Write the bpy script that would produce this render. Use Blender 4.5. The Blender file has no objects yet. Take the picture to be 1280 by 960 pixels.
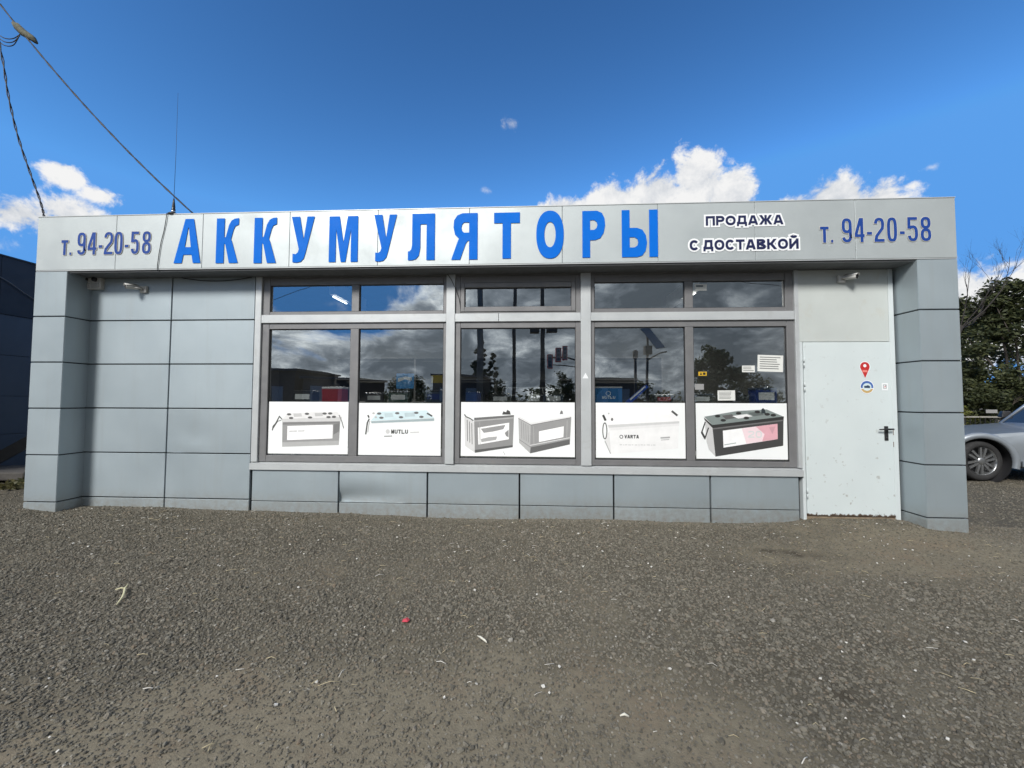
import bpy, bmesh, math, random
import numpy as np
from mathutils import Vector, Matrix, noise as mnoise
from mathutils.geometry import tessellate_polygon

random.seed(7)
RNG = np.random.default_rng(11)
scene = bpy.context.scene
COL = scene.collection
R = math.radians

# ------------------------------------------------------------------ camera
CAM_LOC = Vector((0.0, -4.615, 1.371))
PITCH, ROLL, YAW = R(2.320), R(0.201), R(-2.925)
cam = bpy.data.cameras.new('camera')
cam.sensor_fit = 'HORIZONTAL'; cam.sensor_width = 36.0
cam.lens = 490.157 / 1280 * 36.0
cam.clip_start = 0.05; cam.clip_end = 3000
cam_ob = bpy.data.objects.new('camera', cam); COL.objects.link(cam_ob)
fw = Vector((math.sin(YAW) * math.cos(PITCH), math.cos(YAW) * math.cos(PITCH), math.sin(PITCH)))
rt0 = Vector((math.cos(YAW), -math.sin(YAW), 0)); up0 = rt0.cross(fw)
rt = rt0 * math.cos(ROLL) + up0 * math.sin(ROLL); up = up0 * math.cos(ROLL) - rt0 * math.sin(ROLL)
m = Matrix((rt, up, -fw)).transposed().to_4x4(); m.translation = CAM_LOC
cam_ob.matrix_world = m
scene.camera = cam_ob

# ------------------------------------------------------------------ exposure
scene.view_settings.view_transform = 'Standard'
scene.view_settings.look = 'None'
scene.view_settings.exposure = 0.95
scene.view_settings.gamma = 1.0
scene.view_settings.use_curve_mapping = False
scene.cycles.max_bounces = 6; scene.cycles.diffuse_bounces = 3; scene.cycles.glossy_bounces = 4
scene.cycles.use_adaptive_sampling = True; scene.cycles.adaptive_threshold = 0.02
scene.cycles.transparent_max_bounces = 16
scene.cycles.use_denoising = True

# ------------------------------------------------------------------ sun
SUN_AZ, SUN_EL = R(206), R(37)          # azimuth clockwise from +Y: behind the camera, to the left, veiled by cloud
SUN_STRENGTH, SUN_ANGLE = 2.2, R(15)
sl = bpy.data.lights.new('sun', 'SUN'); sl.energy = SUN_STRENGTH; sl.angle = SUN_ANGLE; sl.color = (1.0, 0.97, 0.92)
sun = bpy.data.objects.new('sun', sl); COL.objects.link(sun)
sdir = Vector((math.sin(SUN_AZ) * math.cos(SUN_EL), math.cos(SUN_AZ) * math.cos(SUN_EL), math.sin(SUN_EL)))
sun.rotation_euler = sdir.to_track_quat('Z', 'Y').to_euler()

# ------------------------------------------------------------------ world: Nishita sky with cloud fields by direction
world = bpy.data.worlds.new('World'); scene.world = world; world.use_nodes = True
wt = world.node_tree; wt.nodes.clear()
SKY_STRENGTH = 0.10

class NT:
    """small helper to write node maths"""
    def __init__(self, nt): self.nt = nt
    def n(self, typ, **kw):
        nd = self.nt.nodes.new(typ)
        for k, v in kw.items(): setattr(nd, k, v)
        return nd
    def put(self, sock, v):
        if hasattr(v, 'is_output') and v.is_output: self.nt.links.new(v, sock)
        else: sock.default_value = v
    def m(self, op, a, b=0.0, c=0.0, clamp=False):
        nd = self.n('ShaderNodeMath', operation=op); nd.use_clamp = clamp
        self.put(nd.inputs[0], a); self.put(nd.inputs[1], b); self.put(nd.inputs[2], c)
        return nd.outputs[0]
    def mr(self, v, a, b, c, d, smooth=False):
        nd = self.n('ShaderNodeMapRange'); nd.clamp = True
        if smooth: nd.interpolation_type = 'SMOOTHSTEP'
        for i, x in enumerate((v, a, b, c, d)): self.put(nd.inputs[i], x)
        return nd.outputs[0]
    def noise(self, vec, scale, detail=6, rough=.55, dist=0.0, dim='3D'):
        nd = self.n('ShaderNodeTexNoise'); nd.noise_dimensions = dim
        if vec is not None: self.put(nd.inputs['Vector'], vec)
        nd.inputs['Scale'].default_value = scale; nd.inputs['Detail'].default_value = detail
        nd.inputs['Roughness'].default_value = rough; nd.inputs['Distortion'].default_value = dist
        return nd.outputs['Fac'], nd.outputs['Color']
    def mix(self, f, a, b, blend='MIX'):
        nd = self.n('ShaderNodeMix', data_type='RGBA', blend_type=blend)
        self.put(nd.inputs[0], f)
        self.put(nd.inputs[6], a if not isinstance(a, tuple) else tuple(a) + (1,) if len(a) == 3 else a)
        self.put(nd.inputs[7], b if not isinstance(b, tuple) else tuple(b) + (1,) if len(b) == 3 else b)
        return nd.outputs[2]
    def ramp(self, f, stops):
        nd = self.n('ShaderNodeValToRGB'); e = nd.color_ramp.elements
        while len(e) < len(stops): e.new(0.5)
        for i, (p, c) in enumerate(stops):
            e[i].position = p; e[i].color = tuple(c) + (1,) if len(c) == 3 else c
        self.put(nd.inputs[0], f)
        return nd.outputs[0]
    def xyz(self, x, y, z):
        nd = self.n('ShaderNodeCombineXYZ')
        for i, v in enumerate((x, y, z)): self.put(nd.inputs[i], v)
        return nd.outputs[0]
    def sep(self, v):
        nd = self.n('ShaderNodeSeparateXYZ'); self.put(nd.inputs[0], v)
        return nd.outputs

W = NT(wt)
tc = W.n('ShaderNodeTexCoord'); D = tc.outputs['Generated']
dx, dy, dz = W.sep(D)
sky = W.n('ShaderNodeTexSky', sky_type='NISHITA')
sky.sun_disc = False; sky.sun_elevation = SUN_EL; sky.sun_rotation = SUN_AZ
sky.altitude = 200; sky.air_density = 1.0; sky.dust_density = 0.4; sky.ozone_density = 1.6
vmin = W.n('ShaderNodeVectorMath', operation='MINIMUM'); wt.links.new(sky.outputs[0], vmin.inputs[0]); vmin.inputs[1].default_value = (1.30, 2.1, 3.55)
gam = W.n('ShaderNodeGamma'); gam.inputs[1].default_value = 1.8; wt.links.new(vmin.outputs[0], gam.inputs[0])
skyc = W.mix(1.0, gam.outputs[0], (.35, .48, .44), 'MULTIPLY')      # clear, deep autumn blue
# broken cloud deck: heavy on the street side (it is what the panes mirror), clear over the shop
zz = W.m('ADD', W.m('MAXIMUM', dz, 0.0), 0.42)
pp = W.xyz(W.m('DIVIDE', dx, zz), W.m('DIVIDE', dy, zz), 3.7)
n1, _ = W.noise(pp, 1.7, 7, .6, .35)
n2, _ = W.noise(pp, 4.0, 6, .64, .5)
thr = W.mr(dy, -0.30, 0.45, 0.30, 1.05, True)
hole = W.n('ShaderNodeVectorMath', operation='DISTANCE'); wt.links.new(D, hole.inputs[0]); hole.inputs[1].default_value = (-.44, -.85, .27)
thr = W.m('ADD', thr, W.mr(hole.outputs['Value'], .06, .26, .22, 0.0, True))          # a gap of blue up on the left of the street
a1 = W.mr(W.m('SUBTRACT', n1, thr), -0.02, 0.10, 0.0, 1.0, True)
shade = W.m('ADD', W.m('SUBTRACT', W.m('MULTIPLY', n2, 1.15), .19), W.m('MULTIPLY', W.m('SUBTRACT', thr, n1), 1.1))
deck = W.ramp(shade, [(0.04, (1.7, 1.95, 2.25)), (0.16, (3.0, 3.3, 3.7)), (0.29, (6.4, 6.7, 7.0)), (0.42, (12.5, 12.5, 12.3))])
sd = W.n('ShaderNodeVectorMath', operation='DOT_PRODUCT'); wt.links.new(D, sd.inputs[0]); sd.inputs[1].default_value = tuple(sdir)
veil = W.m('ADD', .44, W.m('MULTIPLY', W.m('POWER', W.m('MAXIMUM', sd.outputs['Value'], 0.0), 3.0), .50))   # cloud is brighter round the veiled sun
deck = W.mix(1.0, deck, W.xyz(veil, veil, veil), 'MULTIPLY')
c1 = W.mix(a1, skyc, deck)
# cumulus heaps low over the roof, by azimuth and elevation in degrees
az = W.m('MULTIPLY', W.m('ARCTAN2', dx, dy), 57.29578)
el = W.m('MULTIPLY', W.m('ARCSINE', dz), 57.29578)
ndis, _ = W.noise(D, 15.0, 9, .66, .3)
nfine, _ = W.noise(D, 60.0, 5, .65, .2)
nlow, _ = W.noise(W.xyz(dx, dy, W.m('MULTIPLY', dz, 1.6)), 7.0, 4, .6, .3)
HEAPS = [(22.6, 26.8, 4.6, 4.8), (17.8, 26.2, 5.0, 3.8), (11.5, 26.0, 5.5, 3.2), (26.2, 24.8, 3.4, 3.4), (5.5, 25.6, 5.5, 2.4),
         (37.2, 21.4, 3.8, 3.4), (40.4, 20.4, 3.4, 2.8), (33.6, 21.2, 3.2, 2.6),
         (52.0, 7.4, 6.5, 6.8), (46.5, 7.2, 5.0, 6.2), (60.0, 7.5, 8.0, 5.6),
         (-51.3, 17.4, 5.5, 2.9), (-55.0, 16.5, 6.0, 2.6), (-52.3, 20.5, 2.9, 1.9), (-49.9, 19.7, 3.0, 1.7), (-46.9, 17.2, 5.0, 3.0)]
val = None
for i, (a, e, ra, re) in enumerate(HEAPS):
    q = W.m('ADD', W.m('POWER', W.m('DIVIDE', W.m('SUBTRACT', az, a), ra), 2.0),
            W.m('POWER', W.m('DIVIDE', W.m('SUBTRACT', el, e), re), 2.0))
    v = W.m('SUBTRACT', 1.0 if i < 11 else .62, W.m('SQRT', q))
    val = v if val is None else W.m('SMOOTH_MAX', val, v, 0.12)
fld = W.m('ADD', val, W.m('MULTIPLY', W.m('SUBTRACT', ndis, 0.5), 1.9))
fld = W.m('ADD', fld, W.m('MULTIPLY', W.m('SUBTRACT', nfine, 0.5), 0.55))
a2 = W.mr(fld, 0.0, 0.42, 0.0, 1.0, True)
lit = W.m('ADD', W.m('ADD', W.m('MULTIPLY', nfine, 0.22), W.m('MULTIPLY', ndis, 0.40)), W.m('MULTIPLY', nlow, 0.45))
wv = None
for a, e, ra, re in [(-3.0, 36.0, 2.2, 1.5), (-6.4, 28.5, 2.6, 1.0), (-4.4, 35.6, 1.2, 1.2), (-60, 16.5, 6, 2.2), (-57, 13.5, 4, 1.6), (44.6, 22.4, 2.5, .8)]:
    q = W.m('ADD', W.m('POWER', W.m('DIVIDE', W.m('SUBTRACT', az, a), ra), 2.0), W.m('POWER', W.m('DIVIDE', W.m('SUBTRACT', el, e), re), 2.0))
    v = W.m('SUBTRACT', 0.45, W.m('SQRT', q)); wv = v if wv is None else W.m('MAXIMUM', wv, v)
wf = W.m('ADD', wv, W.m('ADD', W.m('MULTIPLY', W.m('SUBTRACT', ndis, 0.5), 2.6), W.m('MULTIPLY', W.m('SUBTRACT', nfine, 0.5), 0.9)))
a2 = W.m('MAXIMUM', a2, W.mr(wf, 0.0, 0.9, 0.0, 0.55, True))                # thin torn wisps
heapc = W.ramp(lit, [(0.40, (2.9, 3.1, 3.4)), (0.50, (3.9, 4.0, 4.15)), (0.58, (4.7, 4.7, 4.7))])
c2 = W.mix(a2, c1, heapc)
world.cycles.sampling_method = 'MANUAL'; world.cycles.sample_map_resolution = 512
bg = W.n('ShaderNodeBackground'); bg.inputs['Strength'].default_value = SKY_STRENGTH
wt.links.new(c2, bg.inputs['Color'])
wo = W.n('ShaderNodeOutputWorld'); wt.links.new(bg.outputs[0], wo.inputs['Surface'])

# ------------------------------------------------------------------ materials
MATS = {}
def srgb(r, g, b):
    f = lambda c: (c / 255 / 12.92) if c / 255 <= .04045 else ((c / 255 + .055) / 1.055) ** 2.4
    return (f(r), f(g), f(b))
def new_mat(name):
    mt = bpy.data.materials.new(name); mt.use_nodes = True; mt.node_tree.nodes.clear()
    return mt, NT(mt.node_tree)
def finish(T, bsdf):
    o = T.n('ShaderNodeOutputMaterial'); T.nt.links.new(bsdf, o.inputs['Surface'])
def pbr(name, col, rough=.5, metal=0.0, var=0.08, vscale=6.0, bump=0.0, bscale=40.0, rvar=0.1, spec=.5, dirt=None, coat=0.0):
    """principled material with procedural mottling, roughness variation and fine relief"""
    if name in MATS: return MATS[name]
    mt, T = new_mat(name)
    co = T.n('ShaderNodeTexCoord').outputs['Object']
    b = T.n('ShaderNodeBsdfPrincipled')
    f, _ = T.noise(co, vscale, 5, .6)
    lo = tuple(c * (1 - var) for c in col); hi = tuple(min(1, c * (1 + var)) for c in col)
    cc = T.ramp(f, [(.3, lo), (.7, hi)])
    if dirt:
        f2, _ = T.noise(co, dirt[1], 7, .65, .4)
        cc = T.mix(T.mr(f2, dirt[2], dirt[2] + .18, 0.0, dirt[3]), cc, dirt[0])
    T.put(b.inputs['Base Color'], cc)
    f3, _ = T.noise(co, vscale * 1.7, 4, .6)
    T.put(b.inputs['Roughness'], T.mr(f3, .3, .7, max(0.02, rough - rvar), min(1, rough + rvar)))
    b.inputs['Metallic'].default_value = metal
    b.inputs['Specular IOR Level'].default_value = spec
    b.inputs['Coat Weight'].default_value = coat; b.inputs['Coat Roughness'].default_value = .06
    if bump:
        f4, _ = T.noise(co, bscale, 5, .6)
        bn = T.n('ShaderNodeBump'); bn.inputs['Strength'].default_value = bump; bn.inputs['Distance'].default_value = .01
        T.put(bn.inputs['Height'], f4); T.nt.links.new(bn.outputs[0], b.inputs['Normal'])
    finish(T, b.outputs[0]); MATS[name] = mt
    return mt

def panel_mat():
    """silver-grey painted aluminium composite: half metallic, rain streaks, faint oil-canning"""
    mt, T = new_mat('silver_panel')
    co = T.n('ShaderNodeTexCoord').outputs['Object']
    x, y, z = T.sep(co)
    b = T.n('ShaderNodeBsdfPrincipled')
    f, _ = T.noise(co, 1.3, 4, .6)
    st, _ = T.noise(T.xyz(T.m('MULTIPLY', x, 9.0), T.m('MULTIPLY', y, 9.0), T.m('MULTIPLY', z, .7)), 1.0, 5, .6)
    oi = T.n('ShaderNodeObjectInfo'); k = T.mr(oi.outputs['Random'], 0, 1, .95, 1.05)
    base = T.ramp(f, [(.3, (.34, .398, .432)), (.7, (.375, .435, .468))])
    base = T.mix(1.0, base, T.xyz(k, k, k), 'MULTIPLY')
    base = T.mix(T.mr(st, .52, .8, 0, .22), base, (.30, .30, .285))
    gn, _ = T.noise(co, 14, 6, .7)
    low = T.mr(z, -.12, .22, .95, 0.0)
    base = T.mix(T.m('MULTIPLY', low, T.mr(gn, .3, .65, 0, 1)), base, (.27, .25, .21))
    T.put(b.inputs['Base Color'], base)
    b.inputs['Metallic'].default_value = .42
    T.put(b.inputs['Roughness'], T.mr(f, .3, .7, .45, .55))
    bn = T.n('ShaderNodeBump'); bn.inputs['Strength'].default_value = .25; bn.inputs['Distance'].default_value = .02
    w, _ = T.noise(co, 1.8, 2, .5)
    T.put(bn.inputs['Height'], w); T.nt.links.new(bn.outputs[0], b.inputs['Normal'])
    finish(T, b.outputs[0]); MATS['silver_panel'] = mt
    return mt
M_PANEL = panel_mat()
M_TRIM = pbr('light_trim', (.52, .545, .555), .42, .25, .05, 3, dirt=((.30, .29, .27), 5, .58, .35))
M_FRAME = pbr('window_frame_grey', (.195, .195, .20), .42, .2, .08, 5, dirt=((.26, .25, .23), 9, .58, .5))
M_JOINT = pbr('joint_dark', (.035, .04, .045), .8)
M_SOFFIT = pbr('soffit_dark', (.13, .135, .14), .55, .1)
M_DOOR = pbr('door_white', (.58, .63, .64), .42, 0, .03, 3, .05, 60, dirt=((.40, .38, .34), 7, .66, .5))
M_UPDOOR = pbr('white_board', (.50, .535, .52), .55, 0, .04, 3, .04, 30, dirt=((.46, .44, .38), 4, .55, .45))
M_RUST = pbr('rust', (.12, .055, .025), .9, 0, .4, 40, .4, 80)
M_BLACK = pbr('black_plastic', (.018, .018, .02), .45, 0, .2, 10)
M_WHITEPL = pbr('white_plastic', (.55, .55, .53), .45, 0, .06, 8, dirt=((.25, .24, .2), 12, .55, .5))
M_CHROME = pbr('bare_metal', (.55, .55, .55), .3, 1.0, .1, 12)
M_ALLOY = pbr('alloy_rim', (.36, .37, .38), .32, .85, .08, 12)
M_PAPER = pbr('poster_white', (.86, .88, .88), .45, 0, .015, 2)
M_NOTE = pbr('note_paper', (.72, .73, .70), .7, 0, .03, 6)
M_BLUE = pbr('vinyl_blue', srgb(0, 104, 206), .6, 0, .06, 3, spec=.12)
M_NAVY = pbr('vinyl_navy', srgb(30, 66, 140), .5, 0, .08, 8, spec=.25)
M_DKNAVY = pbr('vinyl_dark_navy', srgb(20, 28, 72), .4, 0, .05, 8)
M_HALO = pbr('vinyl_white', (.82, .84, .86), .4, 0, .02, 4)
M_GOLD = pbr('vinyl_pale_edge', srgb(205, 202, 190), .5, 0, .05, 8)
M_RED = pbr('print_red', srgb(190, 45, 45), .4, 0, .05, 8)
M_CABLE = pbr('cable_black', (.012, .012, .015), .6)
M_INT = pbr('interior_wall', (.075, .075, .07), .8, 0, .1, 2)
M_INTD = pbr('interior_dark', (.05, .05, .05), .7, 0, .2, 3)
GREYS = {}
def grey(v, tint=(1, 1, 1)):
    k = (v,) + tuple(tint)
    if k not in GREYS:
        c = srgb(v, v, v); GREYS[k] = pbr('print_grey_%d_%d' % (v, len(GREYS)), tuple(a * b for a, b in zip(c, tint)), .45, 0, .05, 9)
    return GREYS[k]

def glass_mat():
    """solar-control glass: partly mirroring, smoke tinted, faintly wavy"""
    mt, T = new_mat('coated_glass')
    co = T.n('ShaderNodeTexCoord').outputs['Object']
    gl = T.n('ShaderNodeBsdfGlossy'); gl.inputs['Roughness'].default_value = 0.0
    gl.inputs['Color'].default_value = (.86, .93, .97, 1)
    tr = T.n('ShaderNodeBsdfTransparent'); tr.inputs['Color'].default_value = (.84, .88, .88, 1)
    w, _ = T.noise(co, 1.1, 2, .5)
    bn = T.n('ShaderNodeBump'); bn.inputs['Strength'].default_value = .10; bn.inputs['Distance'].default_value = .02
    T.put(bn.inputs['Height'], w); T.nt.links.new(bn.outputs[0], gl.inputs['Normal'])
    lw = T.n('ShaderNodeLayerWeight'); lw.inputs[0].default_value = .35
    fac = T.mr(lw.outputs['Fresnel'], 0.0, 1.0, .37, 1.0)
    mx = T.n('ShaderNodeMixShader'); T.put(mx.inputs[0], fac)
    T.nt.links.new(tr.outputs[0], mx.inputs[1]); T.nt.links.new(gl.outputs[0], mx.inputs[2])
    finish(T, mx.outputs[0]); return mt
M_GLASS = glass_mat()

def emit_mat(name, col, s):
    mt, T = new_mat(name); e = T.n('ShaderNodeEmission'); e.inputs[0].default_value = tuple(col) + (1,); e.inputs[1].default_value = s
    finish(T, e.outputs[0]); return mt
M_TUBE = emit_mat('lit_tube', (1, .98, .92), 3.0)

# ------------------------------------------------------------------ mesh helpers
class MB:
    def __init__(self): self.v = []; self.f = []; self.mi = []; self.sm = []
    def add(self, vs, fs, mi=0, smooth=False):
        o = len(self.v); self.v += [tuple(p) for p in vs]
        for f in fs: self.f.append(tuple(i + o for i in f)); self.mi.append(mi); self.sm.append(smooth)
        return self
    def box(self, a, b, mi=0):
        (x0, y0, z0), (x1, y1, z1) = a, b
        x0, x1 = min(x0, x1), max(x0, x1); y0, y1 = min(y0, y1), max(y0, y1); z0, z1 = min(z0, z1), max(z0, z1)
        vs = [(x0, y0, z0), (x1, y0, z0), (x1, y1, z0), (x0, y1, z0), (x0, y0, z1), (x1, y0, z1), (x1, y1, z1), (x0, y1, z1)]
        return self.add(vs, [(0, 3, 2, 1), (4, 5, 6, 7), (0, 1, 5, 4), (1, 2, 6, 5), (2, 3, 7, 6), (3, 0, 4, 7)], mi)
    def bbox(self, a, b, c=.006, mi=0):
        """box with chamfered edges on its front (-y) side"""
        (x0, y0, z0), (x1, y1, z1) = a, b
        vs = [(x0 + c, y0, z0 + c), (x1 - c, y0, z0 + c), (x1 - c, y0, z1 - c), (x0 + c, y0, z1 - c),
              (x0, y0 + c, z0), (x1, y0 + c, z0), (x1, y0 + c, z1), (x0, y0 + c, z1),
              (x0, y1, z0), (x1, y1, z0), (x1, y1, z1), (x0, y1, z1)]
        fs = [(0, 1, 2, 3)]
        for i in range(4):
            j = (i + 1) % 4; fs += [(i + 4, j + 4, j, i), (i + 8, j + 8, j + 4, i + 4)]
        fs.append((11, 10, 9, 8))
        return self.add(vs, fs, mi)
    def tube(self, pts, rad, n=8, mi=0, cap=True):
        pts = [Vector(p) for p in pts]; rads = rad if isinstance(rad, (list, tuple)) else [rad] * len(pts)
        vs = []; prev = None
        for i, p in enumerate(pts):
            t = (pts[min(i + 1, len(pts) - 1)] - pts[max(i - 1, 0)]).normalized()
            if prev is None:
                a = t.cross(Vector((0, 0, 1)));
                if a.length < .05: a = t.cross(Vector((1, 0, 0)))
            else: a = prev - t * prev.dot(t)
            a.normalize(); b = t.cross(a); prev = a
            for k in range(n):
                an = 2 * math.pi * k / n; vs.append(p + (a * math.cos(an) + b * math.sin(an)) * rads[i])
        fs = []
        for i in range(len(pts) - 1):
            for k in range(n):
                k2 = (k + 1) % n; fs.append((i * n + k, i * n + k2, (i + 1) * n + k2, (i + 1) * n + k))
        self.add(vs, fs, mi, True)
        if cap:
            o = len(self.v) - len(vs)
            self.f.append(tuple(o + k for k in reversed(range(n)))); self.mi.append(mi); self.sm.append(False)
            e = o + (len(pts) - 1) * n
            self.f.append(tuple(e + k for k in range(n))); self.mi.append(mi); self.sm.append(False)
        return self
    def lathe(self, prof, origin, axis='y', n=24, mi=0, smooth=True):
        """prof = [(r, h)...] revolved about axis through origin"""
        o = Vector(origin); vs = []
        ax = {'x': (Vector((1, 0, 0)), Vector((0, 1, 0)), Vector((0, 0, 1))), 'y': (Vector((0, 1, 0)), Vector((0, 0, 1)), Vector((1, 0, 0))),
              'z': (Vector((0, 0, 1)), Vector((1, 0, 0)), Vector((0, 1, 0)))}[axis] if isinstance(axis, str) else axis
        for r, h in prof:
            for k in range(n):
                a = 2 * math.pi * k / n; vs.append(o + ax[0] * h + (ax[1] * math.cos(a) + ax[2] * math.sin(a)) * r)
        fs = [(i * n + k, i * n + (k + 1) % n, (i + 1) * n + (k + 1) % n, (i + 1) * n + k) for i in range(len(prof) - 1) for k in range(n)]
        return self.add(vs, fs, mi, smooth)
    def build(self, name, mats, parent=None, loc=None):
        me = bpy.data.meshes.new(name); me.from_pydata([tuple(p) for p in self.v], [], self.f)
        for mt in (mats if isinstance(mats, (list, tuple)) else [mats]): me.materials.append(mt)
        me.polygons.foreach_set('material_index', self.mi); me.polygons.foreach_set('use_smooth', self.sm)
        me.update()
        o = bpy.data.objects.new(name, me); COL.objects.link(o)
        if loc: o.location = loc
        if parent: o.parent = parent
        return o

def empty(name, loc=(0, 0, 0), rz=0.0, parent=None):
    o = bpy.data.objects.new(name, None); COL.objects.link(o); o.location = loc; o.rotation_euler = (0, 0, rz)
    o.empty_display_size = .2
    if parent: o.parent = parent
    return o
def tag(o, label=None, cat=None, group=None, kind=None):
    for k, v in (('label', label), ('category', cat), ('group', group), ('kind', kind)):
        if v: o[k] = v
    return o
def copy_tree(o, parent=None):
    c = o.copy(); COL.objects.link(c); c.parent = parent
    for ch in list(o.children): copy_tree(ch, c)
    return c

# ------------------------------------------------------------------ ground
def sstep(a, b, x):
    t = min(1, max(0, (x - a) / (b - a))); return t * t * (3 - 2 * t)
BASE_X = [-40, -6.3, -5.9, -4.75, -3.57, -2.42, -1.3, -.15, 1.0, 2.15, 3.0, 3.35, 4.2, 4.5, 4.8, 8, 40]
BASE_Z = [0.0, -.002, -.03, -.035, -.055, -.075, -.098, -.098, -.09, -.09, -.082, -.022, -.012, -.05, -.078, -.10, -.12]
def ground_h(x, y):
    b = float(np.interp(x, BASE_X, BASE_Z)); far = float(np.interp(x, [-40, -6, 0, 5, 8, 40], [0, -.02, -.06, -.09, -.10, -.12]))
    k = sstep(1.0, 0.0, abs(y - .15)) if y < .15 else sstep(3.5, .5, y)
    h = far + (b - far) * k
    n = mnoise.noise(Vector((x * .7, y * .7, 0))) * .018 + mnoise.noise(Vector((x * 2.3, y * 2.3, 4))) * .010 + mnoise.noise(Vector((x * 7, y * 7, 8))) * .004
    if abs(x) > 14 or abs(y) > 14: n *= .3
    return h + n
def dirt_mask(x, y):
    """1 = trodden brown earth, 0 = loose grey gravel"""
    d = 0.0
    for cx, cy, rx, ry, w in [(-.9, -2.95, 1.1, .62, .95), (.1, -3.0, .9, .7, .8), (.55, -2.75, .55, .4, .5), (-1.9, -3.2, .9, .5, .7), (3.75, -.35, .85, .75, 1.0), (4.6, -.75, 1.6, .5, .8), (2.9, -.9, .8, .35, .6),
                              (1.6, -2.9, .9, .5, .35), (2.3, -.65, .5, .3, .5), (6.2, -1.0, 1.6, .8, .6), (-1.0, -4.5, 5, .8, .6)]:
        d += w * math.exp(-(((x - cx) / rx) ** 2 + ((y - cy) / ry) ** 2))
    d = d * (.72 + .35 * mnoise.noise(Vector((x * 2.2, y * 2.6, 5)))) + mnoise.fractal(Vector((x * 1.1, y * 1.1, 2.2)), 1.0, 2.0, 5) * .34 + mnoise.fractal(Vector((x * 4.5, y * 4.5, 7.2)), 1.0, 2.0, 3) * .30
    return min(1, max(0, d + .06))
def graded(lo, hi, a, b, fine):
    core = list(np.arange(a, b + 1e-6, fine)); out = []; x = a; s = fine
    while x > lo: s *= 1.35; x -= s; out.append(max(x, lo))
    res = list(reversed(out)) + core; x = core[-1]; s = fine
    while x < hi: s *= 1.35; x += s; res.append(min(x, hi))
    return res
gx = graded(-900, 900, -7.5, 9.5, .07); gy = graded(-900, 900, -4.6, 3.6, .07)
vs = [(x, y, ground_h(x, y)) for y in gy for x in gx]
nx = len(gx)
fs = [(j * nx + i, j * nx + i + 1, (j + 1) * nx + i + 1, (j + 1) * nx + i) for j in range(len(gy) - 1) for i in range(nx - 1)]
gm, T = new_mat('ground_earth')
co = T.n('ShaderNodeTexCoord').outputs['Object']
b = T.n('ShaderNodeBsdfPrincipled')
at = T.n('ShaderNodeAttribute'); at.attribute_name = 'dirt'
nb, _ = T.noise(co, 1.6, 6, .6); nm, _ = T.noise(co, 22, 6, .65); nfn, _ = T.noise(co, 130, 4, .7)
vor = T.n('ShaderNodeTexVoronoi'); vor.inputs['Scale'].default_value = 95; T.put(vor.inputs['Vector'], co)
grav = T.ramp(nfn, [(.3, (.040, .036, .028)), (.55, (.085, .077, .060)), (.72, (.15, .137, .108))])  # bed coloured darker than the stones, painting in the shade of the gaps
earth = T.ramp(nm, [(.3, (.138, .120, .086)), (.7, (.222, .194, .140))])
earth = T.mix(T.mr(nb, .52, .68, 0, .5), earth, (.19, .135, .09))
earth = T.mix(T.mr(nfn, .3, .75, 0, .45), earth, (.19, .172, .135))
da = T.n('ShaderNodeAttribute'); da.attribute_name = 'damp'
cc = T.mix(T.mr(at.outputs['Fac'], .1, .7, .15, 1.0), grav, earth)
cc = T.mix(da.outputs['Fac'], cc, (.035, .028, .02))
T.put(b.inputs['Base Color'], cc); b.inputs['Roughness'].default_value = .95; b.inputs['Specular IOR Level'].default_value = .2
bn = T.n('ShaderNodeBump'); bn.inputs['Strength'].default_value = .6; bn.inputs['Distance'].default_value = .008
T.put(bn.inputs['Height'], T.m('ADD', nfn, T.m('MULTIPLY', vor.outputs['Distance'], .25))); T.nt.links.new(bn.outputs[0], b.inputs['Normal'])
finish(T, b.outputs[0])
g = MB().add(vs, fs, 0, True).build('ground', gm); tag(g, kind='structure')
g['label'] = 'grey gravel and trodden brown earth yard in front of the shop'
def damp(x, y):
    d = 0.0
    for cx, cy, rx, ry, w in [(2.55, -.72, .30, .07, 1.0), (2.35, -.62, .25, .06, .7), (1.53, -2.57, .10, .06, .9), (1.75, -2.95, .2, .08, .5)]:
        d += w * math.exp(-(((x - cx) / rx) ** 2 + ((y - cy + .12 * (x - cx)) / ry) ** 2))
    return min(1, max(0, d * (.7 + 1.2 * mnoise.noise(Vector((x * 9, y * 9, 3))))))
a_ = g.data.attributes.new('damp', 'FLOAT', 'POINT'); a_.data.foreach_set('value', [damp(x, y) if (0 < x < 4 and -4 < y < 0) else 0.0 for y in gy for x in gx])
attr = g.data.attributes.new('dirt', 'FLOAT', 'POINT')
attr.data.foreach_set('value', [dirt_mask(x, y) if (-8 < x < 10 and -5 < y < 4) else .35 for y in gy for x in gx])

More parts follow.
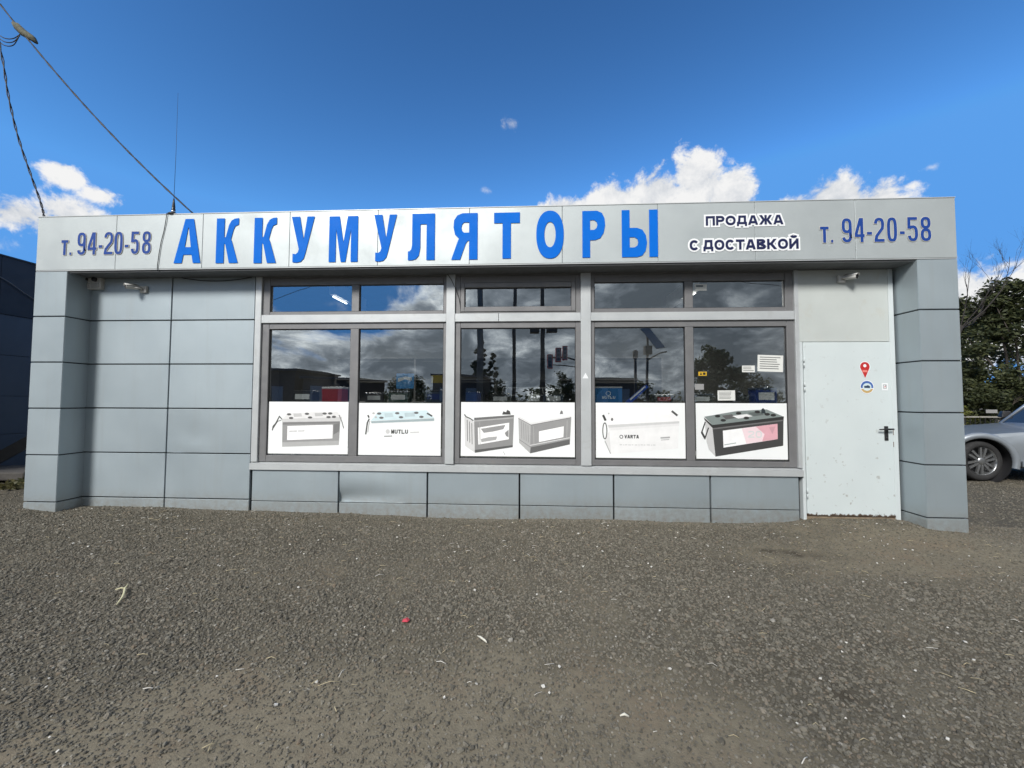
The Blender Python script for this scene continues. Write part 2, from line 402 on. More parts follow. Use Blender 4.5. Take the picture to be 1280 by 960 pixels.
# gravel: stones instanced on scattered points (uncountable)
def stone_mat():
    mt, T = new_mat('gravel_stone')
    oi = T.n('ShaderNodeObjectInfo'); co = T.n('ShaderNodeTexCoord').outputs['Object']
    b = T.n('ShaderNodeBsdfPrincipled')
    f, _ = T.noise(co, 1.5, 4, .6)
    c = T.ramp(oi.outputs['Random'], [(0, (.068, .063, .052)), (.3, (.112, .104, .086)), (.6, (.152, .141, .114)), (.82, (.200, .187, .154)), (.93, (.170, .132, .095)), (.985, (.25, .235, .20)), (1, (.36, .345, .31))])
    c = T.mix(T.mr(f, .3, .7, .05, .5), c, (.135, .121, .093))
    T.put(b.inputs['Base Color'], c); b.inputs['Roughness'].default_value = .85; b.inputs['Specular IOR Level'].default_value = .3
    finish(T, b.outputs[0]); return mt
M_STONE = stone_mat()
def gravel():
    pts = []; sc = []
    bands = [(-4.2, -2.6, 6200), (-2.6, -1.2, 5200), (-1.2, .26, 4200)]
    tot = []
    for y0, y1, dens in bands:
        xw = max(abs(y0 + 4.6), abs(y1 + 4.6)) * 1.32 + .8
        n = int(dens * (y1 - y0) * 2 * xw)
        xs = RNG.uniform(-xw - .2, xw + .2, n); ys = RNG.uniform(y0, y1, n); tot.append((xs, ys))
    # yard on the right towards the car, strip on the left
    n = 30000; tot.append((RNG.uniform(4.85, 11, n), RNG.uniform(-1.2, 4.5, n)))
    n = 26000; yy = RNG.uniform(-4.6, -1.2, n); tot.append((RNG.uniform(0, 1, n) * 5.5 + (yy + 4.6) * 1.32 + .9, yy))
    n = 14000; yy = RNG.uniform(-4.6, -1.2, n); tot.append((-RNG.uniform(0, 1, n) * 3.5 - (yy + 4.6) * 1.32 - .9, yy))
    n = 8000; tot.append((RNG.uniform(-9.5, -6.3, n), RNG.uniform(-1.2, 2.0, n)))
    n = 9000; bx_ = RNG.uniform(-5.9, 3.25, n); tot.append((bx_, .27 - np.abs(RNG.normal(0, .07, n))))
    for xs, ys in tot:
        keep = RNG.uniform(0, 1, len(xs)); rr = RNG.uniform(0, 1, len(xs))
        for x, y, k, r in zip(xs, ys, keep, rr):
            if -6.3 < x < 4.8 and (y > .27 or (y > -.01 and (x < -5.87 or x > 4.36))): continue
            d = dirt_mask(x, y)
            if k < .48 * d or (x > 0 and k < damp(x, y) * .9): continue
            s = .0050 + .0050 * r ** 2.0
            if r > .99: s *= 1.5
            s *= 1 - .30 * d
            pts.append((x, y, ground_h(x, y) + s * .25)); sc.append(s)
    me = bpy.data.meshes.new('gravel'); me.from_pydata(pts, [], [])
    a = me.attributes.new('ssize', 'FLOAT', 'POINT'); a.data.foreach_set('value', sc)
    o = bpy.data.objects.new('gravel', me); COL.objects.link(o)
    ng = bpy.data.node_groups.new('gravel_scatter', 'GeometryNodeTree')
    ng.interface.new_socket('Geometry', in_out='INPUT', socket_type='NodeSocketGeometry')
    ng.interface.new_socket('Geometry', in_out='OUTPUT', socket_type='NodeSocketGeometry')
    N = ng.nodes.new; L = ng.links.new
    gi = N('NodeGroupInput'); go = N('NodeGroupOutput')
    join = N('GeometryNodeJoinGeometry')
    for k in range(4):
        ico = N('GeometryNodeMeshIcoSphere'); ico.inputs['Radius'].default_value = 1; ico.inputs['Subdivisions'].default_value = 2
        sp = N('GeometryNodeSetPosition'); nz = N('ShaderNodeTexNoise'); nz.noise_dimensions = '4D'; nz.inputs['Scale'].default_value = .85; nz.inputs['W'].default_value = 3.1 * k; nz.inputs['Detail'].default_value = 2
        vm = N('ShaderNodeVectorMath'); vm.operation = 'SUBTRACT'; vm.inputs[1].default_value = (.5, .5, .5)
        vm2 = N('ShaderNodeVectorMath'); vm2.operation = 'SCALE'; vm2.inputs['Scale'].default_value = 2.4
        L(nz.outputs['Color'], vm.inputs[0]); L(vm.outputs[0], vm2.inputs[0]); L(vm2.outputs[0], sp.inputs['Offset']); L(ico.outputs['Mesh'], sp.inputs['Geometry'])
        tf = N('GeometryNodeTransform'); tf.inputs['Scale'].default_value = (1.2, .95, .72); L(sp.outputs[0], tf.inputs['Geometry'])
        sm = N('GeometryNodeSetMaterial'); sm.inputs['Material'].default_value = M_STONE; L(tf.outputs[0], sm.inputs['Geometry'])
        g2 = N('GeometryNodeGeometryToInstance'); L(sm.outputs[0], g2.inputs[0]); L(g2.outputs[0], join.inputs[0])
    iop = N('GeometryNodeInstanceOnPoints'); iop.inputs['Pick Instance'].default_value = True
    L(gi.outputs[0], iop.inputs['Points']); L(join.outputs[0], iop.inputs['Instance'])
    rv = N('FunctionNodeRandomValue'); rv.data_type = 'FLOAT_VECTOR'; rv.inputs[0].default_value = (-.5, -.5, 0); rv.inputs[1].default_value = (.5, .5, 6.283)
    L(rv.outputs[0], iop.inputs['Rotation'])
    na = N('GeometryNodeInputNamedAttribute'); na.data_type = 'FLOAT'; na.inputs['Name'].default_value = 'ssize'
    L(na.outputs[0], iop.inputs['Scale']); L(iop.outputs[0], go.inputs[0])
    md = o.modifiers.new('scatter', 'NODES'); md.node_group = ng
    tag(o, 'loose grey crushed stone gravel strewn over the yard', 'gravel', kind='stuff')
gravel()

def litter():
    """straws, chips and pale crumbs strewn over the gravel (uncountable)"""
    mb = MB()
    for i in range(560):
        y = random.uniform(-3.6, .15) if random.random() < .55 else random.uniform(-1.3, .2)
        hw = (y + 4.6) * 1.32; x = random.uniform(-hw, hw)
        if x > 4.3 and y > -.1 or x < -5.8 and y > -.1: continue
        z = ground_h(x, y) + .012; a = random.uniform(0, math.pi) if random.random() < .4 else random.gauss(.1, .35)
        if random.random() < .6:      # straw
            l = random.uniform(.015, .06) * (1 if random.random() < .9 else 1.8); c = random.uniform(-.3, .3)
            p = [Vector((x + math.cos(a + c * t) * l * t, y + math.sin(a + c * t) * l * t, z + .012 * math.sin(3 * t) * random.random())) for t in (0, .5, 1)]
            mb.tube(p, random.uniform(.0010, .0022), 4, 0 if random.random() < .75 else 1)
        else:                          # chip
            s = random.uniform(.004, .011); q = [Vector((x + math.cos(a + k * 1.57) * s * random.uniform(.6, 1.2), y + math.sin(a + k * 1.57) * s * random.uniform(.6, 1.2), z + random.uniform(-.003, .003))) for k in range(4)]
            top = [p + Vector((0, 0, s * .5)) for p in q]
            mb.add(q + top, [(4, 5, 6, 7)] + [(k, (k + 1) % 4, 4 + (k + 1) % 4, 4 + k) for k in range(4)], 1)
    o = mb.build('straw_litter', [pbr('straw', (.42, .36, .23), .8, 0, .25, 30), pbr('pale_chip', (.62, .60, .55), .8, 0, .15, 30)])
    tag(o, 'pale straws and chips strewn thinly over the gravel', 'litter', kind='stuff')
litter()

# ------------------------------------------------------------------ shop building
RY = .285                                   # recessed wall plane; the pillars and the fascia stand at y = 0
shop = empty('shop_building', (0, .3, 0)); shop.location = (0, 0, 0)
tag(shop, 'low silver-panelled battery shop with wide windows and white metal door', 'building')

def cassette(name, parent, x0, x1, z0, z1, y, gx=.0065, gz=.008, dents=(), nu=8, nv=5, mat=None, ret=.035, seed=0):
    """one folded metal cassette: slightly oil-canned face with returned edges"""
    x0 += gx; x1 -= gx; z0 += gz; z1 -= gz; c = .003
    us = [0] + list(np.linspace(c / (x1 - x0), 1 - c / (x1 - x0), nu)) + [1]; ws = [0] + list(np.linspace(c / (z1 - z0), 1 - c / (z1 - z0), nv)) + [1]
    vs = []
    for j, w in enumerate(ws):
        for i, u in enumerate(us):
            x = x0 + (x1 - x0) * u; z = z0 + (z1 - z0) * w
            edge = i in (0, len(us) - 1) or j in (0, len(ws) - 1)
            k = (u * (1 - u) * w * (1 - w)) * 16
            d = c if edge else -k * .0025 * (mnoise.noise(Vector((x * .8 + seed, z * .8, seed * 1.7))) + .3)
            for (dxc, dzc, r, dep) in dents:
                q = ((x - dxc) / r[0]) ** 2 + ((z - dzc) / r[1]) ** 2
                if not edge: d += dep * math.exp(-q)
            vs.append((x, y + d, z))
    n = len(us); nw = len(ws)
    inner = [(j * n + i, j * n + i + 1, (j + 1) * n + i + 1, (j + 1) * n + i) for j in range(1, nw - 2) for i in range(1, n - 2)]
    rim = [(j * n + i, j * n + i + 1, (j + 1) * n + i + 1, (j + 1) * n + i) for j in range(nw - 1) for i in range(n - 1) if j in (0, nw - 2) or i in (0, n - 2)]
    mb = MB().add(vs, inner, 0, True); mb.add(vs, rim, 0, False)
    a, b_, cc_, dd = (x0, y + c, z0), (x1, y + c, z0), (x1, y + c, z1), (x0, y + c, z1)
    e = [(p[0], y + ret, p[2]) for p in (a, b_, cc_, dd)]
    mb.add([a, b_, cc_, dd] + e, [(4, 5, 1, 0), (5, 6, 2, 1), (6, 7, 3, 2), (7, 4, 0, 3)])
    return mb.build(name, mat or M_PANEL, parent)

ROWS = [2.985, 2.405, 1.825, 1.245, .665, .085, -.22]
# structural shell
for a, b_ in [((-6.30, 4.6, -.3), (4.776, 4.75, 3.55)), ((-6.30, .30, -.3), (-6.16, 4.6, 3.55)), ((4.636, .30, -.3), (4.776, 4.6, 3.55)), ((-6.16, .33, -.3), (-3.60, .40, 2.99)),
              ((-3.60, .34, -.3), (3.23, .40, .575)), ((-6.16, .33, 2.99), (4.636, .40, 3.55)), ((4.34, .33, -.3), (4.636, .40, 2.99))]:
    MB().box(a, b_).build('wall', M_JOINT, shop)
MB().box((-6.29, .06, 3.56), (4.766, 4.74, 3.62)).build('roof', pbr('roof_felt', (.08, .08, .08), .9, 0, .2, 4), shop)
MB().box((-6.16, .40, -.06), (4.636, 4.6, 0.0)).build('interior_floor', pbr('lino', (.08, .075, .07), .5, 0, .15, 3), shop)
MB().box((-6.16, .40, 3.36), (4.636, 4.6, 3.42)).build('interior_ceiling', M_INT, shop)
for a, b_ in [((-6.16, 4.55, 0), (4.636, 4.598, 3.36)), ((-6.159, .401, 0), (-6.11, 4.549, 3.36)), ((4.59, .401, 0), (4.635, 4.549, 3.36))]: MB().box(a, b_).build('interior_wall', M_INT, shop)

# left wall cassettes
for ci, (x0, x1) in enumerate([(-5.905, -4.757), (-4.757, -3.612)]):
    for ri in range(6):
        d = []
        if ci == 1 and ri == 3: d = [(-4.58, .70, (.06, .05), .012), (-4.5, .92, (.28, .22), .010), (-4.4, .75, (.16, .06), -.006)]
        cassette('wall_panel', shop, x0, x1, ROWS[ri + 1], ROWS[ri], RY, .0090, .0075, d, 14 if d else 8, 10 if d else 5, seed=ci * 7 + ri)
# plinth cassettes under the windows
PX = [-3.595, -2.446, -1.308, -.153, 1.0, 2.155, 3.195]
for i in range(6):
    d = []
    if i == 1: d = [(-2.36, .10, (.11, .09), .040), (-2.1, .14, (.42, .09), .022), (-2.2, .36, (.5, .12), -.008)]
    cassette('plinth_panel', shop, PX[i], PX[i + 1], .068, .47, RY, .0105, .005, d, 18 if d else 8, 9 if d else 5, seed=30 + i)
    cassette('plinth_strip', shop, PX[i], PX[i + 1], -.22, .068, RY, .0105, .005, (), 6, 3, seed=40 + i)

# pillars: stacked folded casings
def pillar(x0, x1, seed):
    p = MB().box((x0 + .02, .02, -.25), (x1 - .02, RY - .002, 2.98)).build('pillar', M_JOINT, shop)
    for ri in range(6):
        z0, z1 = ROWS[ri + 1] + .007, ROWS[ri] - .007
        bm = bmesh.new(); bmesh.ops.create_cube(bm, size=1)
        for v in bm.verts: v.co = Vector(((x0 + x1) / 2 + v.co.x * (x1 - x0), RY / 2 + .012 + v.co.y * (RY + .024), (z0 + z1) / 2 + v.co.z * (z1 - z0)))
        bmesh.ops.bevel(bm, geom=bm.edges[:], offset=.004, segments=2, affect='EDGES')
        me = bpy.data.meshes.new('pillar_panel'); bm.to_mesh(me); bm.free(); me.materials.append(M_PANEL)
        o = bpy.data.objects.new('pillar_panel', me); COL.objects.link(o); o.parent = p
    return p
pillar(-6.316, -5.885, 1); pillar(4.360, 4.793, 2)

# fascia
fas = MB().box((-6.29, .045, 3.0), (4.766, .30, 3.66)).build('fascia', M_JOINT, shop)
FX = [-6.316, -5.25, -4.11, -2.99, -1.88, -.755, .357, 1.475, 2.585, 3.70, 4.795]
M_FASCIA = pbr('fascia_silver', (.45, .49, .50), .52, .38, .05, 1.4, .10, 2.0, dirt=((.36, .36, .35), 3, .6, .25))
for i in range(10):
    cassette('fascia_panel', fas, FX[i], FX[i + 1], 2.995, 3.685, 0, .0018, .001, (), 10, 6, M_FASCIA, .05, 60 + i)
MB().box((-6.314, .002, 2.985), (4.793, .02, 2.994)).build('drip_edge', M_TRIM, fas)
MB().box((-6.318, -.004, 3.686), (4.797, .09, 3.694)).build('coping', M_TRIM, fas)
for xa, xb in ((-6.314, -6.292), (4.768, 4.793)): MB().box((xa, .062, 2.996), (xb, 4.74, 3.685)).build('side_fascia', M_FASCIA, fas)
for xa, xb in ((-6.314, -6.302), (4.779, 4.791)): MB().box((xa, .31, -.22), (xb, 4.74, 2.985)).build('side_cladding', M_PANEL, shop)
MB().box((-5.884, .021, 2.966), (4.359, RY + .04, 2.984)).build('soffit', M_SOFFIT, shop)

# light trims: posts and transom bands between the windows
mb_cols = [(-3.606, -3.522), (-1.09, -.978), (.606, .732), (3.187, 3.232)]
for (x0, x1) in mb_cols:
    MB().bbox((x0, RY - .012, .566), (x1, .36, 2.966), .004).build('window_post', M_TRIM, shop)
for (x0, x1) in [(-3.5215, -1.0905), (-.9775, -.425), (-.421, .6055), (.7325, 3.1865)]:
    MB().bbox((x0, RY - .008, 2.358), (x1, .36, 2.464), .004).build('transom_band', M_TRIM, shop)
mb = MB()
mb.add([(-3.61, RY - .028, .545), (3.232, RY - .028, .545), (3.232, .345, .568), (-3.61, .345, .568)], [(0, 1, 2, 3)])
mb.bbox((-3.61, RY - .028, .468), (3.232, .345, .5445), .003)
mb.build('window_sill', M_TRIM, shop)
MB().box((-3.52, RY + .006, 2.9505), (3.186, .36, 2.9655)).build('window_head', M_FRAME, shop)

FY, GY = .300, .332
def window(x0, x1, z0, z1, panes, sash=None):
    """one framed window: outer frame, mullion where there are two panes, sealed panes"""
    w = MB()
    def bars(mb, X0, X1, Z0, Z1, px0, px1, pz0, pz1, y0, y1):
        mb.bbox((X0, y0, Z0), (px0, y1, Z1), .004); mb.bbox((px1, y0, Z0), (X1, y1, Z1), .004)
        mb.bbox((px0 + .0004, y0 + .0006, Z0), (px1 - .0004, y1, pz0), .004); mb.bbox((px0 + .0004, y0 + .0006, pz1), (px1 - .0004, y1, Z1), .004)
    fx0, fx1 = panes[0][0], panes[-1][1]; pz0, pz1 = panes[0][2], panes[0][3]
    if sash:
        bars(w, x0, x1, z0, z1, sash[0], sash[1], sash[2], sash[3], FY, .36)
    else:
        bars(w, x0, x1, z0, z1, fx0, fx1, pz0, pz1, FY, .36)
    o = w.build('window', M_FRAME, shop)
    if sash:
        s = MB(); bars(s, sash[0] + .003, sash[1] - .003, sash[2] + .003, sash[3] - .003, fx0, fx1, pz0, pz1, FY - .012, .355)
        s.build('sash', M_FRAME, o)
    if len(panes) == 2:
        a, b_ = panes[0][1], panes[1][0]
        MB().bbox((a, FY + .001, pz0 + .0005), (b_, .36, pz1 - .0005), .004).build('mullion', M_FRAME, o)
    for (a, b_, c, d) in panes:
        gk = MB(); t = .007
        gk.box((a, .318, c), (a + t, .334, d)); gk.box((b_ - t, .318, c), (b_, .334, d)); gk.box((a + t, .3185, c), (b_ - t, .334, c + t)); gk.box((a + t, .3185, d - t), (b_ - t, .334, d))
        gk.build('gasket_shadow_line', M_BLACK, o)  # black gasket strips, also standing in for the shadow along the pane's top edge
        MB().add([(a, GY, c), (b_, GY, c), (b_, GY, d), (a, GY, d)], [(0, 1, 2, 3)]).build('pane', M_GLASS, o)
    return o
window(-3.5215, -1.0905, 2.4645, 2.950, [(-3.425, -2.333, 2.508, 2.857), (-2.235, -1.131, 2.508, 2.857)])
window(-3.5215, -1.0905, .5685, 2.3575, [(-3.425, -2.340, .648, 2.281), (-2.231, -1.128, .648, 2.281)])
window(-.9775, .6055, 2.4645, 2.950, [(-.860, .492, 2.550, 2.797)], (-.912, .548, 2.485, 2.860))
window(-.9775, .6055, .5685, 2.3575, [(-.910, .545, .637, 2.280)])
window(.7325, 3.1865, 2.4645, 2.950, [(.780, 1.890, 2.517, 2.852), (1.989, 3.093, 2.517, 2.852)])
window(.7325, 3.1865, .5685, 2.3575, [(.778, 1.889, .636, 2.281), (1.988, 3.101, .636, 2.281)])

# white metal door with board above it
MB().bbox((3.2335, RY, 2.086), (4.279, .36, 2.964), .003).build('overdoor_board', M_UPDOOR, shop)
MB().bbox((4.2805, RY - .004, -.05), (4.3385, .36, 2.964), .004).build('door_jamb', M_DOOR, shop)
MB().bbox((3.2335, RY - .003, -.10), (3.2695, .36, 2.0845), .004).build('door_jamb', M_DOOR, shop)
MB().box((3.270, RY + .002, -.08), (4.280, .36, .001)).build('threshold', pbr('worn_step', (.25, .2, .14), .9, 0, .2, 14, dirt=((.12, .06, .03), 10, .5, .7)), shop)
def door_mat():
    mt, T = new_mat('door_leaf_white')
    co = T.n('ShaderNodeTexCoord').outputs['Object']; x, y, z = T.sep(co)
    b = T.n('ShaderNodeBsdfPrincipled')
    f, _ = T.noise(co, 1.4, 4, .6); c = T.ramp(f, [(.3, (.57, .63, .64)), (.7, (.62, .68, .685))])
    sp, _ = T.noise(co, 16, 3, .5); lowm = T.mr(z, .25, 1.3, 1.0, .25)
    c = T.mix(T.m('MULTIPLY', T.mr(sp, .66, .72, 0, .8), lowm), c, (.34, .34, .32))
    ed, _ = T.noise(T.xyz(T.m('MULTIPLY', x, 26), 0.0, T.m('MULTIPLY', z, 14)), 1.0, 5, .7)
    chips = T.mr(T.m('SUBTRACT', T.m('MULTIPLY', ed, .13), z), .028, .040, 0, 1)
    c = T.mix(chips, c, (.07, .045, .03))
    T.put(b.inputs['Base Color'], c); T.put(b.inputs['Roughness'], T.mr(f, .3, .7, .38, .5))
    finish(T, b.outputs[0]); return mt
door = MB().bbox((3.275, RY - .012, .006), (4.276, .34, 2.079), .006).build('door', door_mat(), shop)
h = MB(); h.bbox((4.172, RY - .022, .905), (4.214, RY - .0121, 1.075), .004); h.tube([(4.193, RY - .02, 1.040), (4.193, RY - .06, 1.040)], .011, 10)
h.tube([(4.245, RY - .055, 1.042), (4.19, RY - .062, 1.041), (4.14, RY - .062, 1.040), (4.085, RY - .055, 1.037)], [.009, .011, .009, .008], 8)
h.lathe([(.0, -.005), (.013, -.005), (.013, .002)], (4.193, RY - .022, .935), 'y', 14); h.build('door_handle', M_BLACK, door)
for z in (1.83, 1.54, .27):
    hg = MB(); hg.tube([(3.2725, RY - .018, z - .055), (3.2725, RY - .018, z - .004)], .008, 8); hg.tube([(3.2725, RY - .018, z + .004), (3.2725, RY - .018, z + .055)], .008, 8); hg.build('hinge', M_DOOR, door)
for z in (1.0, .86): MB().box((4.2765, RY - .010, z - .03), (4.2797, RY - .004, z + .03)).build('latch_mark', M_RUST, door)

# ------------------------------------------------------------------ lettering
def poly_mesh(mb, loops, fn, z, mi=0, thick=.0015):
    """fill loops (outer first, holes after) given in 2D, mapped by fn(x, y, depth)"""
    loops3 = [[Vector((p[0], p[1], 0)) for p in lp] for lp in loops]
    tris = tessellate_polygon(loops3); flat = [p for lp in loops for p in lp]
    fs = []
    for t in tris:
        a, b_, c = (flat[i] for i in t)
        ar = (b_[0] - a[0]) * (c[1] - a[1]) - (b_[1] - a[1]) * (c[0] - a[0])
        if abs(ar) > 1e-10: fs.append(t if ar > 0 else tuple(reversed(t)))
    mb.add([fn(p[0], p[1], z) for p in flat], fs, mi)
def quad_poly(mb, pts, fn, z, mi=0):
    mb.add([fn(p[0], p[1], z) for p in pts], [tuple(range(len(pts)))], mi)
def front(x, y, d): return (x, d, y)              # letters lie in the facade plane; x right, z up
def arc(cx, cy, rx, ry, a0, a1, n=10, p=2.0):
    out = []
    for i in range(n + 1):
        a = R(a0 + (a1 - a0) * i / n); c, s = math.cos(a), math.sin(a)
        out.append((cx + rx * math.copysign(abs(c) ** (2 / p), c), cy + ry * math.copysign(abs(s) ** (2 / p), s)))
    return out
BIG = {
 'А': [[[(0, 0), (.30, 0), (.355, .19), (.665, .19), (.72, 0), (1, 0), (.71, 1), (.39, 1)], [(.40, .36), (.625, .36), (.53, .80), (.505, .80)]]],
 'К': [[[(0, 0), (.36, 0), (.36, .44), (.42, .41), (.60, 0), (1, 0), (.72, .47), (.665, .53), (.77, .74), (.84, .82), (1, .855), (1, 1), (.82, .99), (.67, .95), (.56, .85), (.43, .585), (.36, .565), (.36, 1), (0, 1)]]],
 'У': [[[(0, 1), (.36, 1), (.535, .50), (.68, 1), (1, 1), (.63, .21), (.56, .09), (.43, .02), (.25, 0), (.07, .01), (.07, .195), (.2, .185), (.29, .22), (.335, .29)]]],
 'М': [[[(0, 0), (.24, 0), (.24, .72), (.42, 0), (.58, 0), (.76, .72), (.76, 0), (1, 0), (1, 1), (.64, 1), (.5, .42), (.36, 1), (0, 1)]]],
 'Л': [[[(0, 0), (.16, 0), (.30, .025), (.41, .10), (.46, .27), (.46, .77), (.69, .77), (.69, 0), (1, 0), (1, 1), (.15, 1), (.15, .32), (.12, .23), (.06, .195), (0, .19)]]],
 'Я': [[[(0, 0), (.34, 0), (.55, .34), (.62, .40), (.68, .41), (.68, 0), (1, 0), (1, 1), (.42, 1), (.22, .955), (.10, .85), (.08, .69), (.14, .54), (.29, .455), (.22, .36)],
        [(.68, .58), (.48, .58), (.41, .62), (.385, .69), (.41, .76), (.48, .80), (.68, .80)]]],
 'Т': [[[(0, .77), (.33, .77), (.33, 0), (.655, 0), (.655, .77), (1, .77), (1, 1), (0, 1)]]],
 'О': [[arc(.5, .5, .5, .5, 0, 354, 40, 2.25), arc(.5, .5, .205, .265, 0, 350, 30, 2.1)]],
 'Р': [[[(0, 0), (.34, 0), (.34, .37), (.56, .37), (.78, .41), (.93, .52), (1, .69), (.97, .84), (.86, .95), (.65, 1), (0, 1)], [(.34, .59), (.34, .80), (.52, .80), (.62, .76), (.66, .695), (.62, .63), (.52, .59)]]],
 'Ы': [[[(0, 0), (.42, 0), (.56, .03), (.66, .13), (.70, .30), (.67, .46), (.57, .58), (.42, .62), (.22, .62), (.22, 1), (0, 1)], [(.22, .205), (.22, .42), (.35, .42), (.43, .385), (.455, .31), (.43, .24), (.35, .205)]],
        [[(.76, 0), (1, 0), (1, 1), (.76, 1)]]],
}
# boxes of the twelve letters on the fascia: x0, x1, z0, z1
BIGBOX = [(-4.472, -4.124, 3.06, 3.62), (-3.926, -3.64, 3.053, 3.618), (-3.438, -3.152, 3.046, 3.616), (-2.963, -2.672, 3.045, 3.619), (-2.486, -2.125, 3.046, 3.614), (-1.926, -1.644, 3.043, 3.622), (-1.503, -1.175, 3.054, 3.625), (-0.974, -0.656, 3.052, 3.62), (-0.458, -0.148, 3.058, 3.617), (0.048, 0.374, 3.05, 3.63), (0.593, 0.862, 3.055, 3.616), (1.054, 1.473, 3.052, 3.616)]
sign = empty('shop_sign', (-1.0, 0, 3.3)); sign.location = (0, 0, 0)
tag(sign, 'big blue cut vinyl word of twelve letters along the silver fascia', 'sign')
for ch, (x0, x1, z0, z1) in zip('АККУМУЛЯТОРЫ', BIGBOX):
    mb = MB()
    for loops in BIG[ch]:
        poly_mesh(mb, [[(x0 + p[0] * (x1 - x0), z0 + p[1] * (z1 - z0)) for p in lp] for lp in loops], front, -.0075)
    mb.build('letter', M_BLUE, sign)

def ribbon(mb, pts, w, fn, z, closed=False, ext=0.0, mi=0, ylim=None, xlim=None):
    """stroke of constant width along pts with mitred corners, optionally clipped to a box"""
    P = []
    for p in pts:
        if not P or (Vector(p) - P[-1]).length > 1e-5: P.append(Vector(p))
    if closed and (P[0] - P[-1]).length < 1e-5: P.pop()
    n = len(P)
    if not closed and ext:
        P[0] = P[0] + (P[0] - P[1]).normalized() * ext; P[-1] = P[-1] + (P[-1] - P[-2]).normalized() * ext
    L = []; Rr = []
    for i in range(n):
        a = P[(i - 1) % n] if closed or i > 0 else None; c = P[(i + 1) % n] if closed or i < n - 1 else None
        d1 = (P[i] - a).normalized() if a is not None else None; d2 = (c - P[i]).normalized() if c is not None else None
        if d1 is None: d1 = d2
        if d2 is None: d2 = d1
        t = d1 + d2
        t = t.normalized() if t.length > 1e-6 else d1
        nn = Vector((-t.y, t.x)); k = max(.35, nn.dot(Vector((-d1.y, d1.x))))
        L.append(P[i] + nn * (w / 2 / k)); Rr.append(P[i] - nn * (w / 2 / k))
    for i in range(n if closed else n - 1):
        j = (i + 1) % n; q = [L[i], Rr[i], Rr[j], L[j]]
        for lim, ax in ((xlim, 0), (ylim, 1)):
            if lim:
                for bound, sg in ((lim[0], 1), (lim[1], -1)):
                    out = []
                    for u in range(len(q)):
                        s, e = q[u], q[(u + 1) % len(q)]; fs_, fe = sg * (s[ax] - bound), sg * (e[ax] - bound)
                        if fs_ >= 0: out.append(s)
                        if fs_ * fe < 0: out.append(s + (e - s) * (fs_ / (fs_ - fe)))
                    q = out
                    if len(q) < 3: break
        if len(q) >= 3:
            ar = sum(q[u].x * q[(u + 1) % len(q)].y - q[(u + 1) % len(q)].x * q[u].y for u in range(len(q)))
            if abs(ar) < 1e-12: continue
            quad_poly(mb, q if ar > 0 else list(reversed(q)), fn, z - 1.2e-5 * i, mi)
